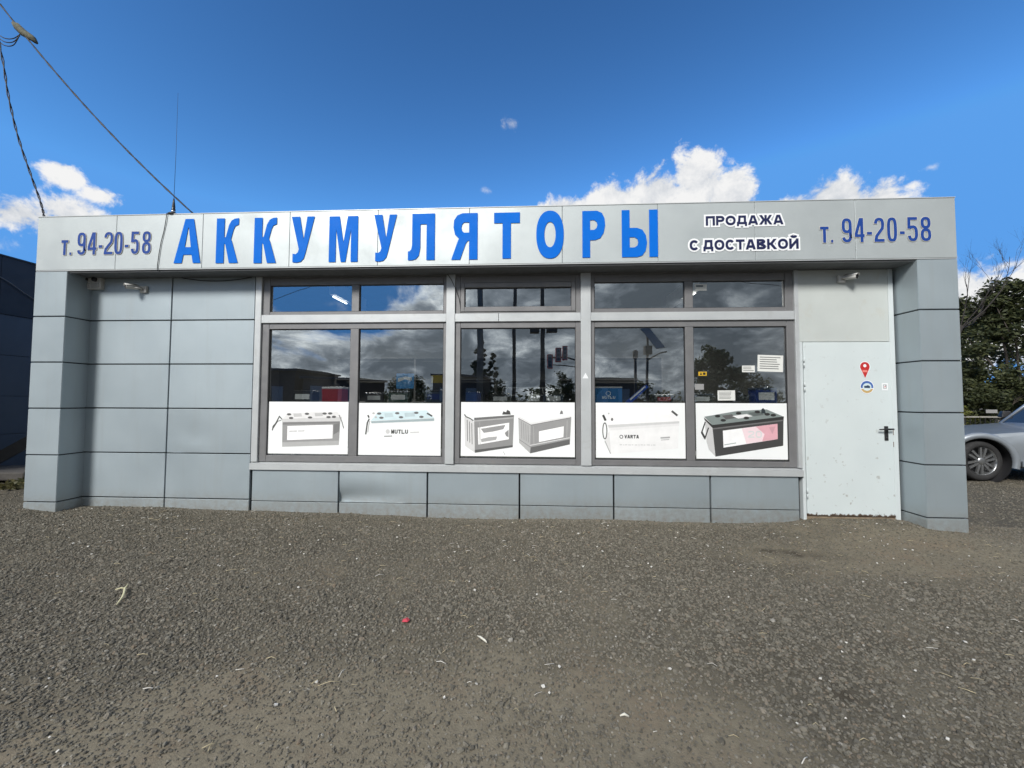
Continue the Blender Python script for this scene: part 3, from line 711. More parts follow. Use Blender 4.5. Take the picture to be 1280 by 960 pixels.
def glyph(ch, s, w):
    """strokes of a character in a box w wide and 1 high, stroke s: list of (points, closed, width)"""
    h = s / 2; a, b_ = h, w - h; t, o = 1 - h, h; mid = .5
    G = {
     '0': [(arc(w / 2, .5, w / 2 - h, .5 - h, 0, 350, 28, 3.2), True)],
     '8': [(arc(w / 2, .755, w / 2 - h - .01, .245 - h, 0, 350, 22, 2.6), True), (arc(w / 2, .265, w / 2 - h, .265 - h, 0, 350, 22, 2.6), True)],
     '9': [(arc(w / 2, .69, w / 2 - h, .31 - h, 0, 350, 24, 2.8), True), ([(b_, .69), (b_, .25)] + arc(w / 2, .2 + h, w / 2 - h, .2, 0, -170, 10, 2.6), False)],
     '2': [(arc(w / 2, .72, w / 2 - h, .28 - h, 175, -15, 12, 2.6) + [(b_ - .02, .55), (a + .03, .24), (a, o)], False), ([(0, o), (w, o)], False)],
     '4': [([(w * .62, 1 - h * .2), (h * .7, .30), (h * .7, .29)], False), ([(0, .27), (w, .27)], False), ([(w * .72, 0), (w * .72, 1)], False)],
     '5': [([(w * .95, t), (a + .01, t)], False), ([(a + .01, 1), (a, .52)], False), (arc(w / 2, .33, w / 2 - h, .33 - h, 140, -165, 16, 2.6), False)],
     '-': [([(0, .36), (w, .36)], False)], '.': [([(0, h), (w, h)], False)],
     'т': [([(0, .66 - h * .8), (w, .66 - h * .8)], False), ([(w / 2, 0), (w / 2, .66)], False)],
     'П': [([(a, 0), (a, 1)], False), ([(b_, 0), (b_, 1)], False), ([(0, t), (w, t)], False)],
     'Р': [([(a, 0), (a, 1)], False), ([(0, t), (w * .6, t)] + arc(w * .6, .68, w * .4 - h, .32 - h, 90, -90, 8) + [(0, .36 + h)], False)],
     'О': [(arc(w / 2, .5, w / 2 - h, .5 - h, 0, 350, 24, 2.2), True)],
     'С': [(arc(w / 2, .5, w / 2 - h, .5 - h, 38, 322, 18, 2.2), False)],
     'Д': [([(w * .28, 1), (w * .24, .45), (w * .12, .12)], False), ([(w * .2, t), (w * .88, t)], False), ([(w * .8, 1), (w * .8, .1)], False), ([(0, .2), (w, .2)], False), ([(a * .8, .25), (a * .8, -.12)], False), ([(w - a * .8, .25), (w - a * .8, -.12)], False)],
     'А': [([(a * .7, -.1), (w / 2 - .02, 1.1)], False), ([(w - a * .7, -.1), (w / 2 + .02, 1.1)], False), ([(w * .25, .28), (w * .75, .28)], False)],
     'Ж': [([(w / 2, 0), (w / 2, 1)], False), ([(w * .06, 1.1), (w * .36, .5), (w * .04, -.1)], False), ([(w * .94, 1.1), (w * .64, .5), (w * .96, -.1)], False), ([(w * .3, .5), (w * .7, .5)], False)],
     'Т': [([(w / 2, 0), (w / 2, 1)], False), ([(0, t), (w, t)], False)],
     'В': [([(a, 0), (a, 1)], False), ([(0, t), (w * .55, t)] + arc(w * .55, .75, w * .38 - h, .25 - h, 90, -90, 8) + [(0, .5)], False), ([(0, .5), (w * .6, .5)] + arc(w * .6, .26, w * .4 - h, .26 - h, 90, -90, 8) + [(0, o)], False)],
     'К': [([(a, 0), (a, 1)], False), ([(w * .92, 1.1), (w * .42, .52), (w * .96, -.1)], False), ([(a, .52), (w * .5, .52)], False)],
     'Й': [([(a, 0), (a, 1)], False), ([(b_, 0), (b_, 1)], False), ([(a, .12), (b_, .88)], False), (arc(w / 2, 1.3, w * .24, .13, 180, 360, 8), False)],
     'V': [([(a * .7, 1.1), (w / 2, -.05)], False), ([(w - a * .7, 1.1), (w / 2, -.05)], False)],
     'R': [([(a, 0), (a, 1)], False), ([(0, t), (w * .6, t)] + arc(w * .6, .72, w * .4 - h, .28 - h, 90, -90, 8) + [(0, .44 + h)], False), ([(w * .5, .5), (w * .95, -.1)], False)],
     'M': [([(a, 0), (a, 1)], False), ([(b_, 0), (b_, 1)], False), ([(a, 1.05), (w / 2, .2), (b_, 1.05)], False)],
     'U': [([(a, 1), (a, .3)] + arc(w / 2, .3, w / 2 - h, .3 - h, 180, 360, 10) + [(b_, 1)], False)],
     'L': [([(a, 0), (a, 1)], False), ([(0, o), (w, o)], False)],
    }
    for k, v in (('A', 'А'), ('T', 'Т')): G[k] = G[v]
    return G[ch]
def draw_text(mb, text, boxes, z0, height, stroke, fn, depth, mi=0, grow=0.0):
    """boxes: (x0, x1) per character; baseline z0; cap height; stroke relative to height"""
    for ch, (x0, x1) in zip(text, boxes):
        if ch == ' ': continue
        w = (x1 - x0) / height
        for k, st in enumerate(glyph(ch, stroke, w)):
            pts, cl = st[0], st[1]
            lo, hi = (0, 1) if ch != 'Й' else (0, 1.5)
            if ch == 'Д': lo = -.12
            P = [(x0 + p[0] * height, z0 + p[1] * height) for p in pts]
            ribbon(mb, P, stroke * height + 2 * grow, fn, depth - .0002 * k, cl, grow, mi, (z0 + lo * height - grow, z0 + hi * height + grow), (x0 - grow, x1 + grow))
def boxes_from_widths(text, x0, x1, widths, gap):
    tot = sum(widths) + gap * (len(text) - 1); k = (x1 - x0) / tot; out = []; x = x0
    for wd in widths: out.append((x, x + wd * k)); x += (wd + gap) * k
    return out
for name, lab, bx, z0, hgt in [('phone_sign', 'navy phone number at the left end of the fascia', [(-5.974, -5.882), (-5.861, -5.834), (-5.758, -5.646), (-5.618, -5.5), (-5.472, -5.422), (-5.4, -5.282), (-5.263, -5.152), (-5.124, -5.074), (-5.042, -4.936), (-4.894, -4.779)], 3.186, 0.287),
        ('phone_sign', 'navy phone number at the right end of the fascia above the door', [(3.305, 3.4), (3.423, 3.448), (3.545, 3.655), (3.686, 3.794), (3.819, 3.875), (3.9, 4.01), (4.04, 4.148), (4.178, 4.231), (4.261, 4.374), (4.403, 4.516)], 3.186, 0.28)]:
    o = empty(name); tag(o, lab, 'sign', 'phone numbers on the fascia')
    for ch, b1 in zip('т.94-20-58', bx):
        mb = MB(); draw_text(mb, ch, [b1], z0, hgt, .12, front, -.0078); c = mb.build('numeral', M_NAVY, o)
        mb = MB(); draw_text(mb, ch, [b1], z0, hgt, .12, front, -.0065, 0, .0045); mb.build('pale_outline', M_GOLD, c)
sg = empty('delivery_sign'); tag(sg, 'two line dark navy sale and delivery lettering outlined white on fascia', 'sign')
for txt, x0, x1, z0, hgt in [('ПРОДАЖА', 2.024, 2.9, 3.412, 0.112), ('С ДОСТАВКОЙ', 1.835, 3.064, 3.122, 0.12)]:
    wd = {'П': 1.0, 'Р': .92, 'О': 1.1, 'Д': 1.1, 'А': 1.08, 'Ж': 1.4, 'С': 1.02, ' ': .25, 'Т': .95, 'В': 1.0, 'К': 1.05, 'Й': 1.02}
    bx = boxes_from_widths(txt, x0, x1, [wd[c] for c in txt], .12)
    for j, (ch, b1) in enumerate(zip(txt, bx)):
        if ch == ' ': continue
        mb = MB(); draw_text(mb, ch, [b1], z0, hgt, .235, front, -.0072); c = mb.build('letter', M_DKNAVY, sg)
        mb = MB(); draw_text(mb, ch, [b1], z0, hgt, .235, front, -.0042 - .0006 * (j % 2), 0, .020); mb.build('white_outline', M_HALO, c)

# ------------------------------------------------------------------ posters on the lower panes
def ell(cx, cy, rx, ry, n=14): return [(cx + rx * math.cos(2 * math.pi * i / n), cy - ry * math.sin(2 * math.pi * i / n)) for i in range(n)]
def poster(label, rect, bb, art, tilt=0.0):
    """rect = x0, x1, z0, z1 on the glass; bb = art coordinate box (y down); art = [(shade, tint, points | ('line', pts, w))]"""
    x0, x1, z0, z1 = rect; Y = .326
    o = empty('poster', ((x0 + x1) / 2, Y, z0)); tag(o, label, 'poster', 'battery posters on the lower panes')
    cx = (x0 + x1) / 2
    sx = (x1 - x0) / (bb[2] - bb[0]); sz = (z1 - z0) / (bb[3] - bb[1])
    mbp = MB(); n = 9; vs = []; fs = []
    for i in range(n):
        for j in range(2):
            X = x0 - cx + (x1 - x0) * i / (n - 1); vs.append((X, .0004 * math.sin(i * 2.1), j * (z1 - z0)))
    for i in range(n - 1): fs.append((2 * i, 2 * i + 2, 2 * i + 3, 2 * i + 1))
    mbp.add(vs, fs); mbp.build('sheet', M_PAPER, o)
    mats = []; mb = MB(); k = 0
    fn = lambda x, y, d: (x, d, y)
    def M_(p): return (x0 - cx + (p[0] - bb[0]) * sx, (bb[3] - p[1]) * sz)
    for shade, tint, pts in art:
        mt = grey(shade, tint)
        if mt not in mats: mats.append(mt)
        mi = mats.index(mt); d = -.0012 - .00006 * k; k += 1
        if pts[0] == 'line': ribbon(mb, [M_(p) for p in pts[1]], pts[2] * sx, fn, d, len(pts) > 3 and pts[3], 0, mi)
        elif pts[0] == 'text':
            _, txt, tx0, tx1, ty0, ty1, st = pts
            a = M_((tx0, ty1)); b2 = M_((tx1, ty0)); bxs = boxes_from_widths(txt, a[0], b2[0], [1.0] * len(txt), .18)
            draw_text(mb, txt, bxs, a[1], b2[1] - a[1], st, fn, d, mi)
        else:
            P = [M_(p) for p in pts]
            ar = sum(P[u][0] * P[(u + 1) % len(P)][1] - P[(u + 1) % len(P)][0] * P[u][1] for u in range(len(P)))
            quad_poly(mb, P if ar > 0 else P[::-1], fn, d, mi)
    pr = mb.build('printed_picture', mats, o)
    return o
W1 = (1, 1, 1); BL = (.78, .95, 1.0); GRN = (.85, 1.0, .97); PK = (1, .55, .62)
def caps(lst, shade=70, rx=14, ry=7): return [(shade, W1, ell(a, b_, rx, ry)) for a, b_ in lst]
def tline(x0, x1, y, w, shade, seed):
    rnd = random.Random(seed); out = []; x = x0
    while x < x1:
        l = rnd.uniform(6, 22); out.append((shade, W1, ('line', [(x, y + rnd.uniform(-1, 1)), (min(x + l, x1), y + rnd.uniform(-1, 1))], w))); x += l + rnd.uniform(3, 7)
    return out
poster('poster of a grey truck battery with a white label on the leftmost lower pane', (-3.434, -2.358, .668, 1.337), (112, 58, 617, 382),
       [(228, W1, [(205, 168), (240, 128), (545, 118), (580, 152), (575, 172)]), (150, W1, [(208, 182), (567, 176), (562, 325), (210, 340)]), (205, W1, [(200, 166), (577, 152), (572, 178), (206, 186)]),
        (128, W1, [(210, 188), (567, 180), (567, 192), (210, 202)]), (176, W1, [(210, 312), (562, 298), (562, 325), (210, 340)]), (120, W1, [(528, 196), (565, 192), (563, 240), (528, 262)]),
        (252, W1, [(240, 210), (522, 200), (522, 285), (240, 298)]), (195, W1, [(275, 132), (325, 130), (330, 150), (280, 153)]), (190, W1, [(408, 128), (455, 126), (460, 146), (412, 149)]),
        (70, W1, ('line', [(205, 168), (188, 150), (165, 195), (150, 212), (146, 238)], 6)), (90, W1, ('line', [(200, 175), (178, 180), (150, 225)], 4)), (120, W1, ('line', [(560, 140), (578, 180), (590, 222)], 5)),
        (200, W1, ('line', [(252, 243), (300, 241)], 9)), (205, W1, ('line', [(307, 241), (348, 239)], 9))]
       + caps([(248, 137), (262, 160), (360, 133), (380, 156), (470, 131), (495, 153), (505, 130), (528, 151)], 95) + tline(250, 345, 265, 3, 215, 3))
poster('poster of a white battery with a pale blue top on the second lower pane', (-2.241, -1.155, .662, 1.325), (668, 66, 1188, 390),
       [(232, BL, [(752, 178), (800, 120), (1100, 110), (1148, 158)]), (178, BL, [(755, 180), (1147, 160), (1147, 176), (758, 193)]), (238, W1, [(758, 193), (1147, 176), (1147, 186), (758, 203)]), (212, BL, [(838, 130), (888, 127), (895, 152), (842, 156)]),
        (208, BL, [(962, 127), (1022, 124), (1030, 148), (968, 152)]), (55, W1, ('line', [(735, 142), (742, 158)], 9)), (75, W1, ('line', [(744, 165), (732, 190), (728, 225), (723, 262)], 8)), (170, W1, ('line', [(748, 178), (742, 200), (736, 250)], 4)),
        (60, W1, ('line', [(1102, 128), (1134, 146)], 9)), (205, W1, ell(860, 243, 13, 14)), (60, W1, ('text', 'MUTLU', 882, 986, 231, 256, .22)), (205, W1, ('line', [(1000, 248), (1055, 246)], 8)), (120, W1, ('line', [(838, 273), (888, 271)], 5))]
       + caps([(805, 132), (820, 158), (918, 129), (942, 154), (1036, 126), (1068, 151)], 105) + caps([(770, 130), (785, 155)], 190, 8, 6))
def sideslots(x0, x1, y0, y1, n, sk, shade): return [(shade, W1, ('line', [(x0 + (x1 - x0) * i / n, y0 + sk * i / n), (x0 + (x1 - x0) * i / n + 4, y1 + sk * i / n)], 4)) for i in range(1, n)]
poster('wide poster of two grey car batteries side by side on the middle pane', (-.898, .533, .662, 1.341), (93, 75, 922, 470),
       [(212, W1, [(118, 180), (192, 222), (198, 445), (125, 396)]), (142, W1, [(190, 195), (482, 172), (474, 402), (198, 446)]), (108, W1, [(190, 190), (482, 168), (482, 182), (192, 208)]), (90, W1, [(196, 425), (474, 388), (474, 402), (198, 446)]),
        (175, W1, [(192, 208), (478, 184), (478, 192), (193, 218)]), (246, W1, [(218, 262), (448, 224), (445, 345), (222, 386)]), (70, W1, [(396, 165), (404, 142), (425, 148), (432, 130), (452, 140), (458, 165)]), (80, W1, ('line', [(118, 165), (130, 182), (160, 195), (185, 212)], 8)),
        (150, W1, [(240, 270), (420, 240), (405, 272), (330, 290), (262, 300)]), (170, W1, [(240, 345), (300, 330), (360, 326), (352, 350), (246, 368)]), (140, W1, [(415, 300), (443, 275), (443, 330), (425, 322)]),
        (178, W1, [(514, 182), (606, 232), (601, 446), (520, 370)]), (150, W1, [(604, 234), (897, 178), (886, 378), (600, 446)]), (100, W1, [(605, 402), (886, 342), (886, 378), (600, 446)]), (225, W1, [(514, 176), (606, 224), (897, 172), (897, 182), (606, 238), (514, 190)]),
        (110, W1, ('line', [(514, 192), (606, 240), (896, 184)], 4)), (252, W1, [(664, 286), (843, 248), (840, 326), (664, 363)]), (120, W1, [(814, 158), (824, 132), (834, 138), (838, 158)]), (215, W1, ('line', [(600, 388), (886, 330)], 6)),
        (190, W1, ('line', [(405, 435), (418, 458)], 4)), (130, W1, ('line', [(520, 345), (602, 400)], 4)), (185, W1, ('line', [(625, 250), (628, 385)], 3)), (185, W1, ('line', [(868, 205), (864, 330)], 3))]
       + sideslots(122, 190, 195, 350, 4, 45, 80) + sideslots(520, 600, 205, 330, 5, 45, 140) + sideslots(205, 470, 225, 395, 10, -30, 160)[:1])
poster('poster of an almost white battery with a black rope handle on the fourth pane', (.7935, 1.8845, .659, 1.340), (68, 62, 583, 378),
       [(243, W1, [(135, 195), (165, 120), (505, 100), (555, 165)]), (205, W1, [(138, 190), (548, 166), (548, 178), (142, 206)]), (228, W1, [(142, 206), (548, 178), (548, 192), (146, 222)]), (236, W1, [(146, 222), (545, 192), (540, 320), (155, 356)]),
        (222, W1, [(118, 280), (146, 222), (155, 356)]), (165, W1, ('line', [(120, 282), (152, 354)], 5)), (50, W1, ('line', ell(120, 224, 12, 46, 18), 5, True)), (60, W1, ('line', [(110, 133), (125, 165)], 13)), (80, W1, ('line', [(506, 108), (538, 134)], 12)),
        (110, W1, ell(162, 158, 7, 9)), (190, W1, ell(143, 124, 5, 5)), (60, W1, ('line', ell(215, 257, 9, 9, 12), 4, True)), (55, W1, ('text', 'VARTA', 233, 316, 246, 266, .24)), (170, W1, ('line', [(440, 262), (494, 258)], 9)), (185, W1, ('line', [(442, 274), (490, 270)], 5))]
       + tline(205, 415, 303, 5, 205, 9))
poster('poster of a dark truck battery with pink label on the pane beside the door', (2.0125, 3.099, .660, 1.340), (640, 63, 1168, 385),
       [(200, W1, [(690, 160), (736, 192), (750, 372), (712, 332), (700, 290)]), (68, W1, [(734, 195), (1146, 140), (1140, 306), (750, 372)]), (140, GRN, [(688, 142), (880, 108), (1050, 98), (1148, 140), (735, 190)]), (52, W1, [(686, 146), (735, 190), (1148, 138), (1146, 156), (736, 208), (690, 160)]),
        (108, W1, [(736, 208), (1146, 156), (1146, 164), (737, 216)]), (245, W1, [(795, 222), (1110, 180), (1110, 268), (797, 320)]), (222, PK, [(985, 197), (1110, 180), (1110, 268), (1020, 282), (1035, 240)]), (238, (1, .8, .84), [(905, 208), (985, 197), (1035, 240), (1020, 282), (930, 297)]),
        (205, PK, [(1060, 200), (1098, 196), (1080, 240)]), (215, W1, ('text', '20', 940, 1020, 222, 262, .2)), (170, GRN, ('line', [(802, 304), (870, 292)], 5)),
        (95, W1, [(790, 135), (850, 127), (875, 148), (815, 158)]), (232, W1, [(850, 137), (935, 125), (968, 138), (885, 152)]), (105, GRN, [(940, 118), (1010, 110), (1035, 130), (975, 138)]), (60, (.7, .9, 1), [(1018, 122), (1020, 98), (1030, 90), (1040, 100), (1045, 122)]),
        (50, W1, ('line', [(694, 172), (672, 232), (690, 268), (712, 205)], 7)), (60, W1, ('line', [(672, 232), (690, 266)], 12))]
       + caps([(766, 138), (798, 162), (888, 121), (932, 148), (996, 113), (1052, 126), (1087, 131)], 45, 16, 8))

# ------------------------------------------------------------------ notes and stickers
def sheet(name, label, cat, x0, x1, z0, z1, Y, mat, art=(), rot=0.0, group=None, th=.0012):
    cx, cz = (x0 + x1) / 2, (z0 + z1) / 2; w, h_ = (x1 - x0) / 2, (z1 - z0) / 2
    o = MB().box((-w, 0, -h_), (w, th, h_)).build(name, mat, None, (cx, Y, cz)); o.rotation_euler = (0, rot, 0); tag(o, label, cat, group)
    if art:
        mb = MB(); mats = []
        for k, (mt, pts) in enumerate(art):
            if mt not in mats: mats.append(mt)
            quad_poly(mb, [(-w + p[0] * 2 * w, -h_ + p[1] * 2 * h_) for p in pts], front, -.0004 - .0001 * k, mats.index(mt))
        mb.build('print', mats, o)
    return o
def lines_art(n, mt, seed, x0=.08, x1=.92, y0=.12, y1=.9, th=.35):
    r = random.Random(seed); out = []; dy = (y1 - y0) / n
    for i in range(n):
        y = y1 - dy * (i + .5); e = x1 - r.uniform(0, .25) * (x1 - x0); h_ = dy * th / 2
        out.append((mt, [(x0, y - h_), (e, y - h_), (e, y + h_), (x0, y + h_)]))
    return out
G90 = grey(110)
sheet('notice', 'large printed notice behind the pane next to the door', 'notice', 2.764, 3.066, 1.727, 1.930, .328, M_NOTE, lines_art(6, G90, 1, y1=.93), .04, 'papers in the right window')
sheet('notice', 'small white card left of the large printed notice', 'notice', 2.578, 2.729, 1.721, 1.802, .328, M_NOTE, lines_art(3, G90, 2), 0, 'papers in the right window')
sheet('notice', 'printed page low on the right pane just above the dark battery poster', 'notice', 2.280, 2.488, 1.373, 1.497, .328, M_NOTE, lines_art(6, G90, 5), -.01, 'papers in the right window')
sheet('sticker', 'small yellow warning sticker on the right pane', 'sticker', 2.052, 2.152, 1.677, 1.727, .328, pbr('sticker_yellow', srgb(205, 165, 40), .5), [(M_BLACK, [(.15, .2), (.45, .2), (.3, .85)]), (M_BLACK, [(.55, .2), (.85, .2), (.85, .8), (.55, .8)])])
sheet('sticker', 'blank pale sticker under the yellow warning sticker', 'sticker', 2.008, 2.114, 1.505, 1.576, .328, grey(150))
sheet('sticker', 'white sticker in the top corner of the rightmost transom pane', 'sticker', 2.026, 2.168, 2.74, 2.819, .328, M_NOTE, [(grey(130, BL), [(.1, .55), (.7, .55), (.7, .85), (.1, .85)])])
t = MB(); poly_mesh(t, [[(-.037, 0), (.037, 0), (0, .071)]], front, 0); t.build('x', M_HALO)
tri = bpy.data.objects['x']; tri.name = 'triangle_sticker'; tri.location = (.661, RY - .0135, 1.640); tag(tri, 'white triangle sticker on the post between middle and right windows', 'sticker')
# door stickers
DY = RY - .0145
pin = empty('pin_sticker', (3.975, DY, 1.646)); tag(pin, 'red map pin sticker on the white door', 'sticker')
def pinshape(k): return [(0, -.004 * (k - 1) * 8)] + [(p[0] * k, .137 + (p[1] - .137) * k) for p in arc(0, .137, .055, .056, -25, 205, 18)]
mb = MB(); poly_mesh(mb, [pinshape(1.15)], front, .0004); mb.build('white_edge', M_HALO, pin)
mb = MB(); poly_mesh(mb, [pinshape(1.0)], front, 0); mb.build('red_pin', M_RED, pin)
mb = MB(); poly_mesh(mb, [ell(0, .148, .019, .019, 16)[::-1]], front, -.0004); mb.build('white_dot', M_HALO, pin)
mb = MB(); poly_mesh(mb, [[(-.03, .07), (.03, .07), (.026, .095), (-.03, .098)]], front, -.0004); mb.build('caption', pbr('print_pink', srgb(225, 130, 120), .4), pin)
rs = empty('round_sticker', (3.992, DY, 1.54)); tag(rs, 'round blue and white emblem sticker below the red pin on door', 'sticker')
mb = MB(); poly_mesh(mb, [ell(0, 0, .080, .080, 28)], front, .0004); mb.build('white_disc', M_HALO, rs)
mb = MB(); poly_mesh(mb, [arc(0, 0, .072, .072, -10, 190, 20), ], front, 0); mb.build('blue_ring', pbr('print_blue', srgb(60, 100, 170), .4), rs)
mb = MB(); poly_mesh(mb, [arc(0, -.005, .070, .068, 195, 345, 16)], front, -.0001); mb.build('ochre_ring', pbr('print_ochre', srgb(190, 160, 105), .4), rs)
mb = MB(); poly_mesh(mb, [ell(0, 0, .050, .046, 24)], front, -.0005); mb.build('pale_centre', pbr('print_pale', srgb(205, 220, 225), .4), rs)
mb = MB(); poly_mesh(mb, [[(-.032, -.012), (.032, -.014), (.036, .006), (.012, .022), (-.01, .014), (-.034, .012)]], front, -.0009); mb.build('dark_emblem', pbr('print_slate', srgb(50, 70, 95), .4), rs)
sheet('sticker', 'small square pictogram sticker near the door edge', 'sticker', 4.162, 4.230, 1.500, 1.586, DY, M_HALO, [(grey(120), [(.2, .25), (.78, .25), (.78, .8), (.2, .8)]), (M_HALO, [(.28, .32), (.7, .32), (.7, .72), (.28, .72)]), (M_RED, [(.4, .42), (.62, .42), (.62, .55), (.4, .55)]), (grey(60), [(.42, .58), (.66, .6), (.6, .7)])])

# ------------------------------------------------------------------ wall fittings
def cctv(loc, label, aim, bracket_dir):
    o = empty('security_camera', loc); tag(o, label, 'camera', 'bullet cameras on the facade')
    mb = MB(); mb.box((-.045, -.035, -.045), (.045, 0, .045)); ob = mb.build('mount_box', M_WHITEPL, o)
    bv = ob.modifiers.new('bevel', 'BEVEL'); bv.width = .008; bv.segments = 2
    d = Vector(aim).normalized(); a = Vector((0, -.035, 0)); p = Vector(bracket_dir)
    MB().tube([a, a + Vector((0, -.03, .0)), p], [.012, .012, .014], 10).build('bracket', M_WHITEPL, o)
    u = d.cross(Vector((0, 0, 1))).normalized(); w = u.cross(d)
    prof = [(0, -.07), (.026, -.07), (.031, -.062), (.032, .055), (.029, .06)]
    MB().lathe(prof, p, (d, u, w), 20).build('housing', M_WHITEPL, o)
    MB().lathe([(.029, .0598), (.022, .054), (.0, .053)], p, (d, u, w), 20).build('lens', M_BLACK, o)
    hood = MB(); vs = []
    for h_ in (-.05, .07):
        for k in range(9):
            an = R(20 + 140 * k / 8); vs.append(p + d * h_ + (u * math.cos(an) + w * math.sin(an)) * .037)
    hood.add(vs, [(k, k + 1, k + 10, k + 9) for k in range(8)], 0, True); hd = hood.build('sun_shield', M_WHITEPL, o)
    hd.modifiers.new('solid', 'SOLIDIFY').thickness = .003
cctv((-5.135, RY + .002, 2.815), 'white security camera on the left wall pointing left', (-.50, -.84, -.10), (-.085, -.10, .012))
cctv((3.735, RY, 2.845), 'white security camera above the door pointing right', (.45, -.85, -.16), (.055, -.09, .004))
sk = empty('socket_box', (-5.845, RY + .002, 2.905)); tag(sk, 'white twin outdoor socket box in the upper left wall corner', 'socket box')
MB().bbox((-.135, -.055, -.085), (.135, 0, .085), .010).build('box', M_WHITEPL, sk)
for x in (-.064, .064):
    MB().bbox((x - .053, -.064, -.072), (x + .053, -.0552, -.005), .006).build('flap', pbr('flap_grey', (.36, .36, .35), .5), sk)
    MB().lathe([(.03, -.0555), (.03, -.078), (.024, -.084), (0, -.084)], (x, 0, .040), 'y', 16).build('plug', M_BLACK, sk)
# droopy wire under the soffit and the one over the post
def wire(name, label, pts, r=.004, mat=None, n=6):
    o = MB().tube(pts, r, n).build(name, mat or M_CABLE); tag(o, label, 'cable'); return o
def sag(a, b_, s, n=14, wob=0.0):
    a, b_ = Vector(a), Vector(b_); out = []
    for i in range(n + 1):
        t = i / n; p = a.lerp(b_, t); p.z -= s * 4 * t * (1 - t)
        if wob and 0 < i < n: p += Vector((random.uniform(-wob, wob), random.uniform(-wob, wob), random.uniform(-wob, wob)))
        out.append(p)
    return out
wire('loose_wire', 'thin wire drooping under the soffit beside the left window', sag((-4.62, RY - .012, 2.964), (-3.66, RY - .012, 2.964), .045), .005)
wire('loose_wire', 'thin wire running down across the post left of middle window', [(-1.075, RY - .018, 2.965), (-1.03, RY - .02, 2.90), (-.975, RY - .02, 2.79), (-.93, RY + .006, 2.66), (-.905, RY + .008, 2.52)], .004)

def smooth(pts, n=5):
    P = [Vector(p) for p in pts]; P = [P[0] * 2 - P[1]] + P + [P[-1] * 2 - P[-2]]; out = []
    for i in range(1, len(P) - 2):
        for k in range(n):
            t = k / n; out.append(.5 * ((2 * P[i]) + (-P[i - 1] + P[i + 1]) * t + (2 * P[i - 1] - 5 * P[i] + 4 * P[i + 1] - P[i + 2]) * t * t + (-P[i - 1] + 3 * P[i] - 3 * P[i + 1] + P[i + 2]) * t ** 3))
    return out + [P[-2]]
# antenna standing on the fascia edge with its lead
an = empty('antenna', (-4.535, .03, 3.694)); tag(an, 'black whip antenna with magnetic foot on the fascia edge', 'antenna')
MB().lathe([(0, 0), (.055, 0), (.057, .006), (.045, .018), (.022, .026), (.020, .075), (.016, .085), (.018, .10), (.012, .16), (.007, .21), (0, .21)], (0, 0, 0), 'z', 20).build('magnetic_foot', M_BLACK, an)
MB().lathe([(.0205, .030), (.0225, .034), (.0225, .046), (.0205, .05)], (0, 0, 0), 'z', 18).build('chrome_ring', M_CHROME, an)
MB().tube([(0, 0, .20), (.004, 0, .8), (-.01, .01, 1.6)], [.0025, .002, .0012], 6).build('whip', M_CABLE, an)
MB().tube([(-.03, -.01, .012), (-.045, -.042, .004), (-.055, -.042, -.10), (-.075, -.040, -.22), (-.105, -.042, -.36), (-.125, -.042, -.50), (-.142, -.041, -.66), (-.146, -.036, -.72), (-.15, .1, -.72)], .0042, 6).build('lead', M_CABLE, an)

# overhead wires to a pole out of the picture on the left
POLE = Vector((-9.6, .35, 0))
up_pole = empty('utility_pole', POLE); tag(up_pole, 'concrete utility pole left of the shop carrying its supply wires', 'pole')
M_CONC = pbr('concrete', (.30, .29, .27), .9, 0, .15, 5, .3, 30)
MB().tube([(0, 0, -.2), (0, 0, 9.6)], [.16, .11], 12).build('shaft', M_CONC, up_pole)
MB().box((-.6, -.05, 9.1), (.6, .05, 9.2)).build('crossarm', M_CONC, up_pole)
A0 = Vector((-4.29, .10, 3.70)); A1 = Vector((-7.473, .3, 6.903)); A2 = Vector((-9.55, .35, 9.0))
ca = empty('overhead_cable', A0); tag(ca, 'black twisted supply cable rising from fascia to upper left with splice', 'cable')
def rel(pts, o): return [Vector(p) - o for p in pts]
main = sag(A0, A1, .13, 22); tail = sag(A1, A2, .05, 8)
for k in range(2):
    tw = [p + Vector((math.cos(i * 2.2 + k * math.pi) * .007, math.sin(i * 2.2 + k * math.pi) * .007, 0)) for i, p in enumerate(main + tail[1:])]
    MB().tube(rel(tw, A0), .008, 6).build('strand', M_CABLE, ca)
J = Vector((-7.07, .29, 6.50)); Jd = (A1 - A0).normalized()
sp = MB(); sp.tube(rel([J - Jd * .30, J - Jd * .20, J - Jd * .05 + Vector((-.03, 0, -.02)), J + Jd * .12 + Vector((-.03, 0, -.03)), J + Jd * .2 + Vector((-.04, 0, -.03))], A0), [.018, .040, .050, .048, .022], 7)
so = sp.build('splice_wrap', pbr('old_tape', (.10, .10, .072), .9, 0, .4, 18, .8, 30), ca)
for k in range(3):
    off = Vector((-.04 - .02 * k, 0, -.05 - .03 * k))
    MB().tube(rel(smooth([J + off, J + Vector((-.16, 0, -.12 - .05 * k)), J + Vector((-.34, .02, -.08 - .05 * k)), J + Vector((-.52, .03, .06 - .03 * k)), A1 + Vector((-.40, .02, -.10))]), A0), .006, 6).build('loose_end', M_CABLE, ca)
B0 = Vector((-6.30, .05, 3.70)); B1 = Vector((-7.053, .06, 5.957)); B2 = Vector((-9.55, .3, 8.8))
cb = empty('overhead_cable', B0); tag(cb, 'black supply cable rising steeply from the left corner of the fascia', 'cable')
Bp = [B0, (-6.36, .05, 3.90), (-6.53, .05, 4.30), (-6.735, .05, 4.81), (-6.90, .05, 5.36), (-7.053, .06, 5.97), (-7.30, .08, 6.55), (-8.2, .15, 7.6), B2]
